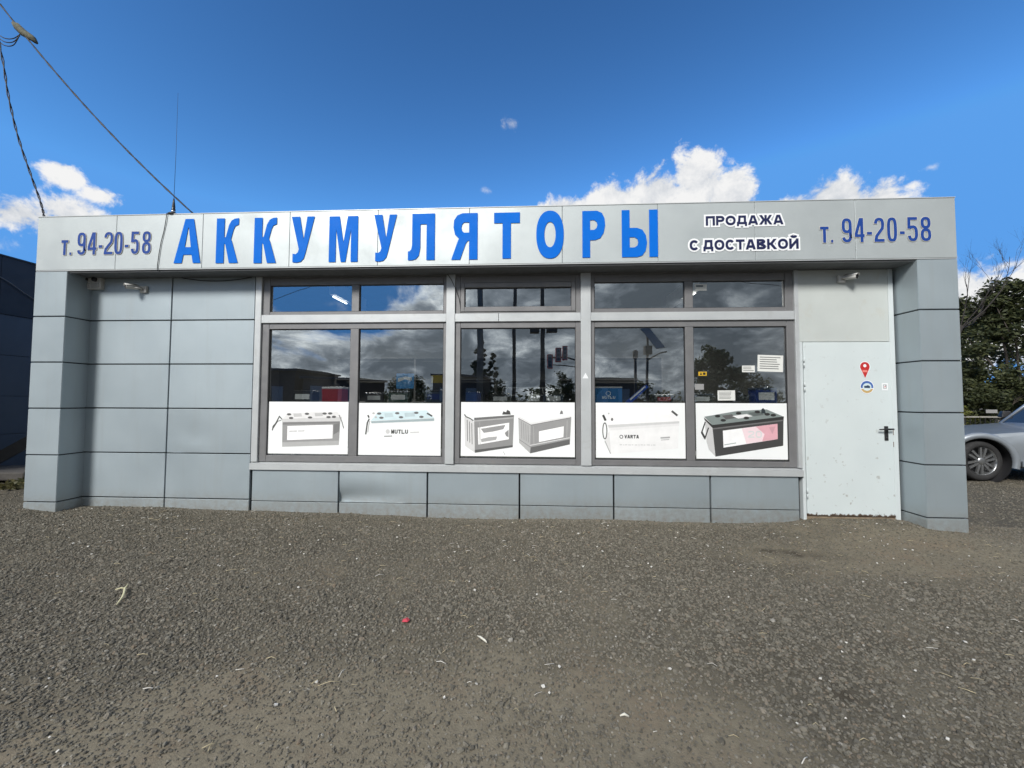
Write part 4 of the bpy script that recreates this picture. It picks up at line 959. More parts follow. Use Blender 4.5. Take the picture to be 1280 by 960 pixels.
for k in range(2):
    MB().tube(rel([p + Vector((math.cos(i * 1.6 + k * math.pi) * .009, math.sin(i * 1.6 + k * math.pi) * .009, 0)) for i, p in enumerate(smooth(Bp))], B0), .006, 6).build('strand', M_CABLE, cb)

# ------------------------------------------------------------------ inside the shop
def bev(o, w=.006, s=2):
    m_ = o.modifiers.new('bevel', 'BEVEL'); m_.width = w; m_.segments = s; m_.limit_method = 'ANGLE'; return o
M_SHELF = pbr('shelf_grey', (.32, .32, .31), .5)
for x0, x1, lab in [(-3.45, -1.10, 'grey display shelf behind the left window'), (-.95, .58, 'grey display shelf behind the middle window'), (.76, 3.15, 'grey display shelf behind the right window')]:
    o = empty('display_shelf', ((x0 + x1) / 2, .65, 0)); tag(o, lab, 'shelf', 'display shelves')
    c = (x1 - x0) / 2
    MB().box((-c, -.2, 1.310), (c, .25, 1.335)).build('board', M_SHELF, o); MB().box((-c, -.2, .66), (c, .25, .68)).build('board', M_SHELF, o)
    for x in (-c + .03, c - .03):
        for y in (-.17, .22): MB().box((x - .015, y - .015, 0), (x + .015, y + .015, 1.31)).build('leg', M_SHELF, o)
def battery(x, y, w, d, h_, label, body, lid, labelmat, rz=0.0, group='batteries on the window shelves'):
    o = empty('battery', (x, y, 1.3355), rz); tag(o, label, 'battery', group)
    bev(MB().box((-w / 2, -d / 2, 0), (w / 2, d / 2, h_ * .82)).build('case', body, o))
    bev(MB().box((-w / 2 - .004, -d / 2 - .004, h_ * .82 + .001), (w / 2 + .004, d / 2 + .004, h_ * .95)).build('lid', lid, o), .008)
    for sx in (-.36, .36): MB().lathe([(.013, 0), (.011, h_ * .07 + .006), (0, h_ * .07 + .006)], (sx * w, d * .2, h_ * .95), 'z', 12).build('terminal', M_CHROME, o)
    if labelmat: MB().box((-w * .36, -d / 2 - .0025, h_ * .22), (w * .36, -d / 2 - .0005, h_ * .66)).build('label', labelmat, o)
    hb = MB(); hb.tube([(-w * .3, 0, h_ * .95), (-w * .3, 0, h_ * 1.08), (w * .3, 0, h_ * 1.08), (w * .3, 0, h_ * .95)], .006, 6); hb.build('handle', M_BLACK, o)
MBK = pbr('battery_black', (.03, .03, .032), .45); MDB = pbr('battery_blue', srgb(20, 45, 110), .4); MRD = pbr('battery_red', srgb(150, 30, 40), .45); MSL = pbr('battery_slate', srgb(50, 62, 80), .4)
MWL = pbr('battery_white', (.6, .6, .6), .45)
battery(-3.12, .66, .28, .18, .16, 'black battery at the left end of the left window shelf', MBK, MBK, MWL)
battery(-2.71, .66, .28, .18, .215, 'red battery with a white lid behind the left window', MRD, MWL, None)
battery(-2.12, .64, .24, .17, .13, 'black battery beside the mullion behind the second pane', MBK, MSL, MWL)
battery(-1.79, .64, .26, .18, .15, 'dark green battery under the blue placard in left window', pbr('battery_green', srgb(35, 60, 55), .4), MBK, MWL)
battery(-1.32, .66, .24, .18, .17, 'slate battery at the right end of the left window shelf', MSL, MBK, MDB)
battery(-.79, .66, .18, .17, .14, 'deep blue battery at the left end of the middle shelf', MDB, MDB, None)
battery(-.42, .66, .26, .18, .12, 'black battery beside the wire rack in the middle window', MBK, MBK, MWL)
battery(.28, .66, .26, .18, .13, 'grey battery at the right end of the middle shelf', MSL, MBK, MWL)
battery(1.72, .68, .24, .18, .12, 'black battery with a red label right of the leaning placard', MBK, MBK, MRD)
battery(2.22, .72, .26, .18, .13, 'black battery behind the printed page in the right window', MBK, MSL, MWL)
battery(2.70, .72, .24, .18, .12, 'low black battery left of the big navy battery', MBK, MBK, None)
battery(3.00, .66, .27, .18, .215, 'big navy battery with a pale label at the door end of shelf', MDB, MSL, MWL)
# blue carton
bxo = empty('carton', (1.014, .70, 1.3355)); tag(bxo, 'bright blue carton with white lettering in the right window', 'carton')
MB().box((-.17, -.09, 0), (.17, .09, .196)).build('box', pbr('carton_blue', srgb(20, 105, 165), .5), bxo); MB().box((-.172, -.092, .1965), (.172, .092, .215)).build('lid', grey(185), bxo)
mb = MB(); draw_text(mb, 'MUTLU', boxes_from_widths('MUTLU', -.09, .08, [1] * 5, .2), .055, .035, .22, front, -.0915); mb.build('lettering', M_HALO, bxo)
mb = MB(); ribbon(mb, ell(-.01, .125, .03, .028, 14), .007, front, -.0915, True); mb.build('logo', M_HALO, bxo)
# leaning placard
lp = empty('placard', (1.40, .70, 1.3355)); tag(lp, 'blue and white placard leaning at a slant in the right window', 'placard')
mb = MB(); c = [Vector((-.155, 0, .01)), Vector((-.075, 0, .0)), Vector((.155, 0, .215)), Vector((.13, 0, .24)), Vector((.10, 0, .235))]
mb.add(c + [p + Vector((0, .02, 0)) for p in c], [(0, 1, 2, 3, 4), (9, 8, 7, 6, 5)] + [(i, i + 5, (i + 1) % 5 + 5, (i + 1) % 5) for i in range(5)]); mb.build('board', pbr('placard_blue', srgb(20, 75, 175), .4), lp)
mb = MB(); mb.add([(-.10, -.002, .05), (-.085, -.002, .035), (.115, -.002, .215), (.10, -.002, .228)], [(0, 1, 2, 3)]); mb.build('white_stripe', M_HALO, lp)
pl = empty('placard', (-1.78, .80, 1.3355)); tag(pl, 'light blue placard standing on the shelf in the left window', 'placard')
MB().box((-.125, 0, .19), (.125, .01, .40)).build('board', pbr('placard_cyan', srgb(70, 150, 215), .4), pl); MB().box((-.02, .0105, 0), (.02, .02, .38)).build('prop', M_BLACK, pl)
mb = MB(); mb.add([(-.10, -.002, .28), (.0, -.002, .32), (.09, -.002, .30), (.10, -.002, .345), (0, -.002, .36), (-.10, -.002, .33)], [(0, 1, 2, 3, 4, 5)]); mb.build('white_wave', M_HALO, pl)
ya = empty('carton', (-1.30, .92, 1.3355)); tag(ya, 'black carton with a yellow top standing at the left window end', 'carton')
MB().box((-.12, -.07, 0), (.12, .07, .27)).build('box', MBK, ya); MB().box((-.121, -.071, .2705), (.121, .071, .38)).build('lid', pbr('carton_yellow', srgb(150, 130, 20), .5), ya)
# wire rack
wr = empty('wire_rack', (-.10, .75, 1.3355)); tag(wr, 'white wire display rack in the middle window', 'rack')
for x0, x1 in ((-.34, -.28), (.28, .34)):
    MB().tube([(x0, 0, 0), (x0 * .86, 0, .20), (x1 * .86, 0, .20), (x1, 0, 0)], .005, 6).build('upright', M_WHITEPL, wr)
for z in (.10, .20): MB().tube([(-.30, 0, z), (.30, 0, z)], .005, 6).build('rail', M_WHITEPL, wr)
MB().box((.05, -.02, .02), (.20, -.015, .12)).build('price_card', M_NOTE, wr)
# ceiling tubes and a back shelf unit
for x, lab in ((-3.35, 'lit fluorescent tube seen through the left transom'), (2.62, 'lit fluorescent tube seen through the right transom')):
    o = empty('tube_lamp', (x, 2.35, 3.10)); tag(o, lab, 'lamp', 'ceiling tube lamps')
    MB().box((-.05, -.62, .03), (.05, .62, .26)).build('housing', M_WHITEPL, o)
    MB().tube([(0, -.58, 0), (0, -.10, 0)], .012, 10).build('tube', M_TUBE, o)
    al = bpy.data.lights.new('tube_light', 'AREA'); al.shape = 'RECTANGLE'; al.size = .1; al.size_y = 1.2; al.energy = 60; al.color = (1, .96, .9)
    ao = bpy.data.objects.new('tube_light', al); COL.objects.link(ao); ao.parent = o; ao.location = (0, 0, -.03)
bs = empty('back_shelf', (-.8, 4.2, 0)); tag(bs, 'dark shelving unit along the rear wall inside the shop', 'shelf')
for x in (-3.6, -1.8, 0, 1.8, 3.6): MB().box((x - .02, -.25, 0), (x + .02, .25, 2.3)).build('upright', M_INTD, bs)
for z in (.3, .8, 1.3, 1.8, 2.28): MB().box((-3.58, -.26, z), (3.58, .26, z + .03)).build('board', M_INTD, bs)

# ------------------------------------------------------------------ neighbour building on the left
nb = empty('neighbour_building', (-12.5, 4, 0)); tag(nb, 'dark navy clad building at the left edge of the picture', 'building')
M_NV = pbr('navy_cladding', srgb(60, 70, 84), .5, .1, .08, 2, dirt=((.05, .06, .07), 3, .6, .4)); M_NVD = pbr('navy_fascia', srgb(22, 28, 40), .45, .1, .1, 2)
WX = 3.05                                                           # its right-hand wall stands at x = -12.5 + WX
MB().box((-4.0, -4.0, -.2), (WX - .03, 5.0, 3.86)).build('wall', M_JOINT, nb)
for j in range(5):
    y0 = -4.0 + j * 1.8
    MB().box((WX - .03, y0 + .003, 2.875), (WX + .02, y0 + 1.797, 3.9)).build('fascia_panel', M_NVD, nb)
    for z0, z1 in ((-.2, .72), (.728, 1.405), (1.413, 2.14), (2.148, 2.868)):
        MB().box((WX - .03, y0 + .003, z0), (WX, y0 + 1.797, z1)).build('cladding_panel', M_NV, nb)
MB().box((-4.02, -4.02, 3.901), (WX + .035, 5.02, 3.93)).build('roof', M_NVD, nb)
wire('slack_cable', 'grey slack cable hanging along the dark neighbour building', smooth([(-9.40, 1.0, 3.80), (-9.40, 1.8, 3.50), (-9.40, 2.2, 3.27), (-9.40, 2.8, 3.02), (-9.40, 3.8, 2.85)]), .008, pbr('cable_grey', (.12, .12, .13), .6))
# junk at its foot: a leaning black board and a flat slab, weeds
jb = MB(); jb.box((-.55, -.03, -.09), (.55, .03, .09)); o = jb.build('plank', pbr('tarred_wood', (.02, .02, .022), .7, 0, .3, 8, .3, 30), None, (-9.05, 1.75, .42)); o.rotation_euler = (0, R(-38), R(35)); tag(o, 'black board leaning against the dark neighbour building', 'board')
o = MB().box((-.7, -.4, 0), (.7, .4, .13)).build('slab', pbr('weathered_board', (.07, .065, .06), .9, 0, .3, 5, .4, 20), None, (-9.0, 1.55, .06)); o.rotation_euler = (0, .03, .3); bev(o, .02); tag(o, 'dark weathered slab lying at the foot of the dark neighbour building', 'slab')

def leaf_mat(name, c0, c1):
    mt, T = new_mat(name)
    at = T.n('ShaderNodeAttribute'); at.attribute_name = 'tone'
    b = T.n('ShaderNodeBsdfPrincipled'); b.inputs['Roughness'].default_value = .6
    T.put(b.inputs['Base Color'], T.mix(at.outputs['Fac'], c0, c1)); b.inputs['Specular IOR Level'].default_value = .3
    tl = T.n('ShaderNodeBsdfTranslucent'); T.put(tl.inputs['Color'], T.mix(at.outputs['Fac'], c0, c1))
    mx = T.n('ShaderNodeMixShader'); mx.inputs[0].default_value = .25
    T.nt.links.new(b.outputs[0], mx.inputs[1]); T.nt.links.new(tl.outputs[0], mx.inputs[2]); finish(T, mx.outputs[0]); return mt
M_LEAF = leaf_mat('leaf_dark', (.022, .032, .014), (.085, .095, .038)); M_LEAFY = leaf_mat('leaf_yellow', (.06, .075, .015), (.20, .20, .05)); M_BARK = pbr('bark', (.06, .05, .04), .9, 0, .3, 12, .5, 30)
M_LEAFP = leaf_mat('leaf_pale', (.05, .06, .035), (.12, .13, .08))
def leaves(name, parent, centers, n, size, mat, rnd, flat=.6):
    vs = []; fs = []; tone = []
    for i in range(n):
        c, r = centers[rnd.randrange(len(centers))]
        d = Vector((rnd.gauss(0, 1), rnd.gauss(0, 1), rnd.gauss(0, 1))).normalized() * (rnd.random() ** .45) * r; d.z *= flat
        p = c + d; s = size * rnd.uniform(.5, 1.4)
        a = Vector((rnd.uniform(-1, 1), rnd.uniform(-1, 1), rnd.uniform(-.6, .6))).normalized(); b_ = a.cross(Vector((rnd.uniform(-1, 1), rnd.uniform(-1, 1), rnd.uniform(-1, 1)))).normalized()
        o = len(vs); vs += [p - a * s, p + b_ * s * .42 - a * s * .1, p + a * s, p - b_ * s * .42 - a * s * .1]; fs.append((o, o + 1, o + 2, o + 3))
        t = rnd.random(); tone += [t] * 4
    me = bpy.data.meshes.new(name); me.from_pydata([tuple(v) for v in vs], [], fs); me.materials.append(mat)
    at = me.attributes.new('tone', 'FLOAT', 'POINT'); at.data.foreach_set('value', tone)
    ob = bpy.data.objects.new(name, me); COL.objects.link(ob); ob.parent = parent
    return ob
def grow(mb, p, d, l, r, depth, rnd, ends, spread=.6, up=.12, shrink=.72):
    pts = [p]; rr = [r]; q = p.copy(); dd = d.copy(); n = 4
    for i in range(n):
        dd = (dd + Vector((rnd.uniform(-.16, .16), rnd.uniform(-.16, .16), rnd.uniform(-.05, .16) * (1 if up else 0)))).normalized()
        q = q + dd * (l / n); pts.append(q.copy()); rr.append(r * (1 - .42 * (i + 1) / n))
    mb.tube(pts, rr, 6 if r > .02 else 4, 0, False)
    ends.append((q.copy(), depth))
    if depth <= 0: return
    for k in range(rnd.choice((2, 3, 3))):
        t = rnd.uniform(.45, 1.0); i = min(n - 1, int(t * n)); base = pts[i].lerp(pts[i + 1], t * n - i)
        nd = (dd + Vector((rnd.uniform(-1, 1), rnd.uniform(-1, 1), rnd.uniform(-.5, .7))) * spread + Vector((0, 0, up))).normalized()
        grow(mb, base, nd, l * shrink * rnd.uniform(.75, 1.1), rr[i] * .62, depth - 1, rnd, ends, spread, up, shrink)
def tree(name, label, loc, h, cr, nleaf, leaf, mat, seed, cat='tree', group=None, trunk=.10, low=.35, depth=3, lean=(0, 0), flat=.75):
    rnd = random.Random(seed); o = empty(name, (loc[0], loc[1], ground_h(loc[0], loc[1]) - .02)); tag(o, label, cat, group)
    mb = MB(); ends = []
    grow(mb, Vector((0, 0, 0)), Vector((lean[0], lean[1], 1)).normalized(), h * .55, trunk, depth, rnd, ends, .75, .2)
    mb.build('trunk', M_BARK, o)
    cent = []
    for e, dp in ends:
        v = Vector((e.x, e.y, (e.z - h * .62))); 
        cent.append((e, cr * rnd.uniform(.16, .30)))
    for k in range(int(10 + cr * 8 + (h * 6 if h > 6 else 0))):
        d = Vector((rnd.gauss(0, 1), rnd.gauss(0, 1), rnd.gauss(0, 1))).normalized() * rnd.uniform(.45, .95)
        z = h * low + (h * (1 - low)) * (.5 + .5 * d.z); w = math.sqrt(max(0.05, 1 - d.z ** 2 * .7))
        cent.append((Vector((d.x * cr * w + lean[0] * z, d.y * cr * w + lean[1] * z, z)), cr * rnd.uniform(.18, .34)))
    if nleaf: leaves('crown', o, cent, nleaf, leaf, mat, rnd, flat)
    return o
GT = 'trees behind the fence on the right'
tree('leafy_tree', 'tall dark leafy tree behind the car at the right edge', (17.9, 10.4), 4.9, 2.1, 12000, .085, M_LEAF, 3, group=GT, low=.2)
tree('leafy_tree', 'smaller dark tree beside the right pillar behind the fence', (14.9, 9.9), 2.9, 1.2, 6000, .075, M_LEAF, 5, group=GT, low=.22)
tree('leafy_tree', 'dark tree far behind the fence between the other two trees', (20.6, 14.5), 5.6, 2.2, 5000, .10, M_LEAF, 8, group=GT, low=.15)
for i, (x, y, h_, lab) in enumerate([(14.6, 9.6, 2.1, 'dark shrub nearest the right pillar behind the fence'), (15.9, 9.5, 2.0, 'dark shrub behind the fence above the car bonnet'), (17.4, 9.7, 2.3, 'dark shrub behind the fence above the car windscreen'), (19.3, 10.2, 2.4, 'dark shrub behind the fence at the frame edge')]):
    tree('shrub', lab, (x, y), h_ * 1.25, 1.05, 5500, .06, M_LEAF, 20 + i, 'shrub', 'shrubs behind the fence', .04, .02, 2)
tree('shrub', 'yellow green shrub just right of the right pillar', (13.95, 8.9), 1.45, .38, 700, .05, M_LEAFY, 31, 'shrub', 'shrubs behind the fence', .025, .25, 2)
M_BARKD = pbr('bark_dark', (.03, .025, .022), .9, 0, .3, 12)
bt = empty('bare_tree', (12.5, 8.0, -.12)); tag(bt, 'bare leafless tree reaching over the shrubs beside the right pillar', 'tree')
rnd = random.Random(12); mb = MB(); ends = []
mb.tube([(0, 0, 0), (.1, 0, 1.5), (.3, 0, 3.0), (.62, 0, 3.80)], [.11, .09, .07, .055], 8)
mb.build('trunk', M_BARKD, bt)
for d, l, r_ in [((1.0, .1, .55), 1.9, .024), ((.25, 0, 1), 1.4, .017), ((.75, -.3, .8), 1.5, .017), ((.9, .3, .25), 1.8, .02), ((-.4, .2, .9), 1.4, .02)]:
    mb = MB(); grow(mb, Vector((.58, 0, 3.70)), Vector(d).normalized(), l, r_, 4, rnd, ends, .5, .1, .66); mb.build('limb', M_BARKD, bt)
# fence along the back of the yard
fe = empty('yard_fence', (15, 8.7, -.1)); tag(fe, 'low dark bar fence with a pale top rail behind the car', 'fence')
M_FB = pbr('fence_black', (.02, .02, .022), .6); M_FR = pbr('fence_pale', (.30, .29, .26), .6)
MB().box((-4.5, -.02, .96), (8, .02, 1.00)).build('top_rail', M_FR, fe); MB().box((-4.5, -.02, .25), (8, .02, .29)).build('bottom_rail', M_FB, fe)
for i in range(84): MB().box((-4.45 + i * .15, -.008, .2901), (-4.435 + i * .15, .008, .9599)).build('bar', M_FB, fe)
for i in range(6): MB().box((-4.5 + i * 2.5, -.035, -.1), (-4.43 + i * 2.5, .035, 1.06)).build('post', M_FB, fe)
o = MB().box((-.17, -.005, -.055), (.17, .005, .055)).build('small_sign', grey(140), None, (14.62, 8.66, 1.06)); tag(o, 'small pale sign plate above the fence rail', 'sign')

# ------------------------------------------------------------------ parked car on the right
def make_suv():
    o = empty('parked_car', (8.27 - .86 * math.cos(R(-15)), 3.08 - .86 * math.sin(R(-15)), -.10), R(-15)); tag(o, 'silver blue off-road car parked right of the shop', 'car')
    paint = pbr('car_paint', srgb(146, 153, 160), .34, .45, .04, 2, 0, 40, .05, .5, None, .6)
    dark = pbr('car_black_trim', (.02, .02, .022), .5); glassd = pbr('car_glass', (.02, .025, .03), .06, 0, .02, 3, rvar=.02, spec=.8)
    rub = pbr('tyre_rubber', (.022, .022, .023), .85, 0, .15, 20, .3, 60)
    ST = [(0, .80, .32, .72, .74), (.05, .86, .28, .79, .805), (.22, .91, .26, .83, .845), (.63, .93, .26, .855, .87), (.9, .93, .26, .865, .88), (1.4, .93, .26, .92, .94), (2.3, .93, .26, 1.02, 1.04), (3.0, .93, .26, 1.10, 1.13), (4.2, .93, .28, 1.12, 1.14), (4.58, .90, .32, 1.10, 1.12), (4.68, .84, .40, .98, 1.0)]
    vs = []; cs = 16
    for s, hw, zb, zs, zt in ST:
        half = [(.0, zb), (hw * .84, zb), (hw * .96, zb + .06), (hw, zb + .24), (hw + .005, zs - .22), (hw - .01, zs - .07), (hw - .05, zs - .01), (hw * .72, zt - .01), (0, zt)]
        ring = [(.93 - y, z) for y, z in half] + [(.93 + y, z) for y, z in reversed(half[1:-1])]
        vs += [(s, y, z) for y, z in ring]
    n = 16; fs = [(i * n + k, (i + 1) * n + k, (i + 1) * n + (k + 1) % n, i * n + (k + 1) % n) for i in range(len(ST) - 1) for k in range(n)]
    fs += [tuple(range(n)), tuple(reversed(range((len(ST) - 1) * n, len(ST) * n)))]
    body = MB().add(vs, fs, 0, True).build('body', paint, None)
    bm = bmesh.new(); bm.from_mesh(body.data); bmesh.ops.recalc_face_normals(bm, faces=bm.faces); bm.to_mesh(body.data); bm.free()
    cut = MB()
    for s in (.86, 3.62):
        for y0, y1 in ((-.2, .32), (1.54, 2.06)):
            cut.lathe([(0, y0), (.425, y0), (.425, y1), (0, y1)], (s, 0, .375), 'y', 32)
    co_ = cut.build('cutter', dark)
    bm = bmesh.new(); bm.from_mesh(co_.data); bmesh.ops.remove_doubles(bm, verts=bm.verts, dist=1e-5); bmesh.ops.recalc_face_normals(bm, faces=bm.faces); bm.to_mesh(co_.data); bm.free()
    md = body.modifiers.new('b', 'BOOLEAN'); md.operation = 'DIFFERENCE'; md.object = co_; md.solver = 'EXACT'
    dg = bpy.context.evaluated_depsgraph_get(); me = bpy.data.meshes.new_from_object(body.evaluated_get(dg))
    body.modifiers.clear(); body.data = me; bpy.data.objects.remove(co_)
    me.polygons.foreach_set('use_smooth', [True] * len(me.polygons))
    body.parent = o; es = body.modifiers.new('split', 'EDGE_SPLIT'); es.split_angle = R(35)
    for s, y0, sg in ((.86, 0, -1), (3.62, 0, -1), (.86, 1.86, 1), (3.62, 1.86, 1)):
        fl = MB(); vs = []
        for k in range(25):
            a = R(-14 + 208 * k / 24)
            for rr, yy in ((.420, y0 - sg * .01), (.424, y0 + sg * .045), (.50, y0 + sg * .040), (.525, y0 - sg * .010)): vs.append((s + math.cos(a) * rr, yy, .375 + math.sin(a) * rr))
        fl.add(vs, [(k * 4 + j, k * 4 + j + 1, k * 4 + j + 5, k * 4 + j + 4) for k in range(24) for j in range(3)], 0, True); fl.build('wheel_flare', paint, o)
        ln = MB(); ln.lathe([(.423, 0), (.423, -sg * .30), (0, -sg * .30)], (s, y0 + sg * 0, .375), 'y', 28); ln.build('arch_liner', dark, o)
        w = MB(); yo = y0 - sg * .02
        w.lathe([(.255, -sg * .23), (.335, -sg * .245), (.366, -sg * .21), (.372, -sg * .12), (.368, -sg * .04), (.345, -sg * .005), (.30, 0), (.262, -sg * .012), (.255, -sg * .05)], (s, yo, .372), 'y', 40)
        wh = w.build('tyre', rub, o)
        rm = MB(); rm.lathe([(.258, -sg * .01), (.25, -sg * .018), (.240, -sg * .05), (.235, -sg * .16)], (s, yo, .372), 'y', 36); rm.lathe([(.07, -sg * .02), (.06, -sg * .008), (.035, -sg * .004), (0, -sg * .004)], (s, yo, .372), 'y', 18)
        for k in range(6):
            for q in (-.13, .13):
                a = R(60 * k + 20); d = Vector((math.cos(a), 0, math.sin(a))); t_ = Vector((-math.sin(a), 0, math.cos(a))); c = Vector((s, yo - sg * .02, .372))
                p0 = c + d * .05 + t_ * q * .16; p1 = c + d * .245 + t_ * q * .36; wd = t_ * .019; dp = Vector((0, -sg * .03, 0))
                rm.add([p0 - wd, p0 + wd, p1 + wd, p1 - wd, p0 - wd + dp, p0 + wd + dp, p1 + wd + dp, p1 - wd + dp], [(0, 1, 2, 3), (0, 4, 5, 1), (1, 5, 6, 2), (2, 6, 7, 3), (3, 7, 4, 0), (7, 6, 5, 4)])
        if s < 2:                                   # front wheels turned
            c = Vector((s, yo - sg * .11, 0)); wh.rotation_euler = (0, 0, R(15)); wh.location = c - Matrix.Rotation(R(15), 3, 'Z') @ c
        rm.build('rim', M_ALLOY, wh); MB().lathe([(.236, -sg * .12), (0, -sg * .12)], (s, yo, .372), 'y', 28).build('brake_disc', dark, wh)
    # greenhouse
    gh = MB(); b0 = [(2.30, .10), (4.56, .12), (4.56, 1.74), (2.30, 1.76)]; t0 = [(3.00, .25), (4.32, .25), (4.32, 1.61), (3.00, 1.61)]
    gh.add([(x, y, 1.01) for x, y in b0] + [(x, y, 1.74) for x, y in t0], [(0, 1, 5, 4), (1, 2, 6, 5), (2, 3, 7, 6), (3, 0, 4, 7)]); gh.build('glasshouse', glassd, o)
    rf = MB(); rf.add([(2.92, .23, 1.735), (4.40, .23, 1.735), (4.40, 1.63, 1.735), (2.92, 1.63, 1.735), (3.04, .32, 1.79), (4.30, .32, 1.79), (4.30, 1.54, 1.79), (3.04, 1.54, 1.79)], [(0, 3, 2, 1), (4, 5, 6, 7), (0, 1, 5, 4), (1, 2, 6, 5), (2, 3, 7, 6), (3, 0, 4, 7)]); bev(rf.build('roof', paint, o), .03, 3)
    for yb, yt in ((.085, .235), (1.775, 1.625)):
        for xb, xt, wd in ((2.30, 2.98, .05), (3.25, 3.28, .04), (3.75, 3.72, .04), (4.55, 4.33, .06)):
            MB().tube([(xb, yb, 1.00), (xt, yt, 1.75)], wd * .6, 6).build('pillar_post', paint, o)
        sy = -1 if yb < 1 else 1
        mr = MB(); mr.add([(2.36, yb + sy * .05, 1.12), (2.54, yb + sy * .05, 1.12), (2.54, yb + sy * .24, 1.13), (2.40, yb + sy * .24, 1.13), (2.38, yb + sy * .06, 1.27), (2.53, yb + sy * .06, 1.27), (2.52, yb + sy * .22, 1.26), (2.44, yb + sy * .22, 1.26)], [(0, 3, 2, 1), (4, 5, 6, 7), (0, 1, 5, 4), (1, 2, 6, 5), (2, 3, 7, 6), (3, 0, 4, 7)]); bev(mr.build('mirror', dark, o), .02, 3)
        ys = -.004 if sy < 0 else 1.864
        for xs in (1.66, 2.86, 3.55): MB().box((xs, min(ys, ys - sy * .01), .36), (xs + .008, max(ys, ys - sy * .01), 1.02)).build('door_gap', M_BLACK, o)
        MB().bbox((1.40, ys - .03 if sy < 0 else ys - .01, .30), (3.08, ys + .01 if sy < 0 else ys + .03, .40), .01).build('side_step', paint, o)
        MB().bbox((1.70, ys - .014, .52), (3.06, ys + .006, .60), .004).build('door_strip', pbr('car_strip', srgb(105, 122, 148), .4, .3), o)
        for xs in (2.55, 3.38): MB().bbox((xs, ys - .03, .93), (xs + .20, ys + .01, .965), .008).build('door_handle', paint, o)
        MB().box((.03, .93 + sy * .45, .58), (.12, .93 + sy * .80, .70)).build('headlight', pbr('lamp_glass', (.7, .72, .74), .1), o)
    MB().box((-.012, .52, .50), (.05, 1.34, .66)).build('grille', dark, o)
    MB().bbox((-.05, .15, .30), (.10, 1.71, .46), .02).build('bumper', paint, o)
    return o
make_suv()

# ------------------------------------------------------------------ across the street (seen in the window panes)
M_WH = pbr('dark_brick', (.05, .038, .032), .9, 0, .3, 4)
def warehouse(label, x0, x1, y0, y1, h_, nwin):
    o = empty('warehouse', ((x0 + x1) / 2, y1, 0)); tag(o, label, 'building', 'buildings across the street'); c = (x1 - x0) / 2
    MB().box((-c, y0 - y1, -.3), (c, 0, h_)).build('wall', M_WH, o); MB().box((-c - .2, y0 - y1 - .2, h_ + .002), (c + .2, .2, h_ + .18)).build('roof', M_NVD, o)
    for i in range(nwin):
        xx = -c + (i + .5) * 2 * c / nwin; MB().box((xx - .5, .0, 1.2), (xx + .5, .03, 2.4)).build('window', M_FRAME, o)
warehouse('long dark low building across the street mirrored in the left window', -30, -18.9, -32, -25, 3.6, 4)
warehouse('lower dark building across the street mirrored beside the long one', -18.4, -13.9, -31, -25.3, 2.95, 2)
warehouse('dark shed across the street mirrored in the middle window', -9.0, -4.4, -36, -30, 3.5, 2)
warehouse('flat dark shed across the street mirrored behind the blue carton', 5.4, 9.2, -36, -30.5, 3.2, 2)
GS = 'trees across the street'
for i, (x, y, h_, cr, n, mt, lab) in enumerate([(12.0, -20, 5.0, 1.9, 5000, M_LEAF, 'round dark tree mirrored in the pane next to the door'), (-10.8, -29, 3.4, 2.2, 2200, M_LEAF, 'dark tree mirrored left of the blue placard'),
        (-3.4, -31, 2.9, 1.5, 1500, M_LEAF, 'low dark tree mirrored beside the middle pole'), (2.9, -30, 3.4, 1.6, 1800, M_LEAF, 'dark tree mirrored under the traffic lights'), (4.6, -29, 3.1, 1.3, 1400, M_LEAF, 'dark tree mirrored at the middle post'),
        (-5.9, -38, 8.5, .9, 6000, M_LEAFP, 'thin pale poplar mirrored left in the middle pane'), (-4.4, -38, 6.8, .8, 5000, M_LEAFP, 'shorter pale poplar mirrored in the middle pane'),
        (10.0, -33, 3.6, 1.9, 2000, M_LEAF, 'dark tree mirrored behind the leaning placard'), (17.5, -28, 4.4, 2.4, 2500, M_LEAF, 'wide dark tree mirrored at the door end of the window'), (-14.5, -38, 3.6, 2.5, 1800, M_LEAF, 'distant dark tree mirrored in the second pane')]):
    tree('street_tree', lab, (x, y), h_, cr, n, .13, mt, 50 + i, group=GS, low=.12, depth=0 if mt is M_LEAFP else 2, trunk=.12)
tl = MB(); 
hedge = [(Vector((x, -44 + 3 * math.sin(x), 1.2 + .5 * math.sin(x * .7))), 2.0) for x in range(-60, 62, 2)]
hg = leaves('far_tree_belt', None, hedge, 9000, .35, M_LEAF, random.Random(5), .8); tag(hg, 'distant dark belt of trees across the street', 'trees', kind='stuff')
M_POLE = pbr('pole_dark', (.05, .045, .04), .8, 0, .2, 6)
def pole(label, x, y, h_, r, extras, mat=None):
    o = empty('street_pole', (x, y, -.1)); tag(o, label, 'pole', 'poles across the street'); MB().tube([(0, 0, 0), (0, 0, h_)], [r * 1.15, r * .85], 10).build('shaft', mat or M_POLE, o); extras(o); return o
def arms(o, z, w): MB().box((-w, -.04, z), (w, .04, z + .09)).build('crossarm', M_POLE, o); [MB().lathe([(0, 0), (.03, 0), (.035, .08), (.02, .12), (0, .12)], (x, 0, z + .09), 'z', 10).build('insulator', M_WHITEPL, o) for x in (-w * .85, -w * .4, w * .4, w * .85)]
pole('dark timber pole behind the photographer mirrored in the middle pane', -.60, -8.0, 8.6, .062, lambda o: arms(o, 8.0, .7))
def trafo(o): MB().box((-.55, -.22, 4.45), (-.16, .22, 5.0)).build('cabinet', M_POLE, o); MB().box((.16, -.22, 4.45), (.62, .22, 5.0)).build('cabinet', M_POLE, o); arms(o, 8.3, .9)
pole('dark pole with two cabinets mirrored right in the middle pane', .45, -12.0, 9.0, .10, trafo)
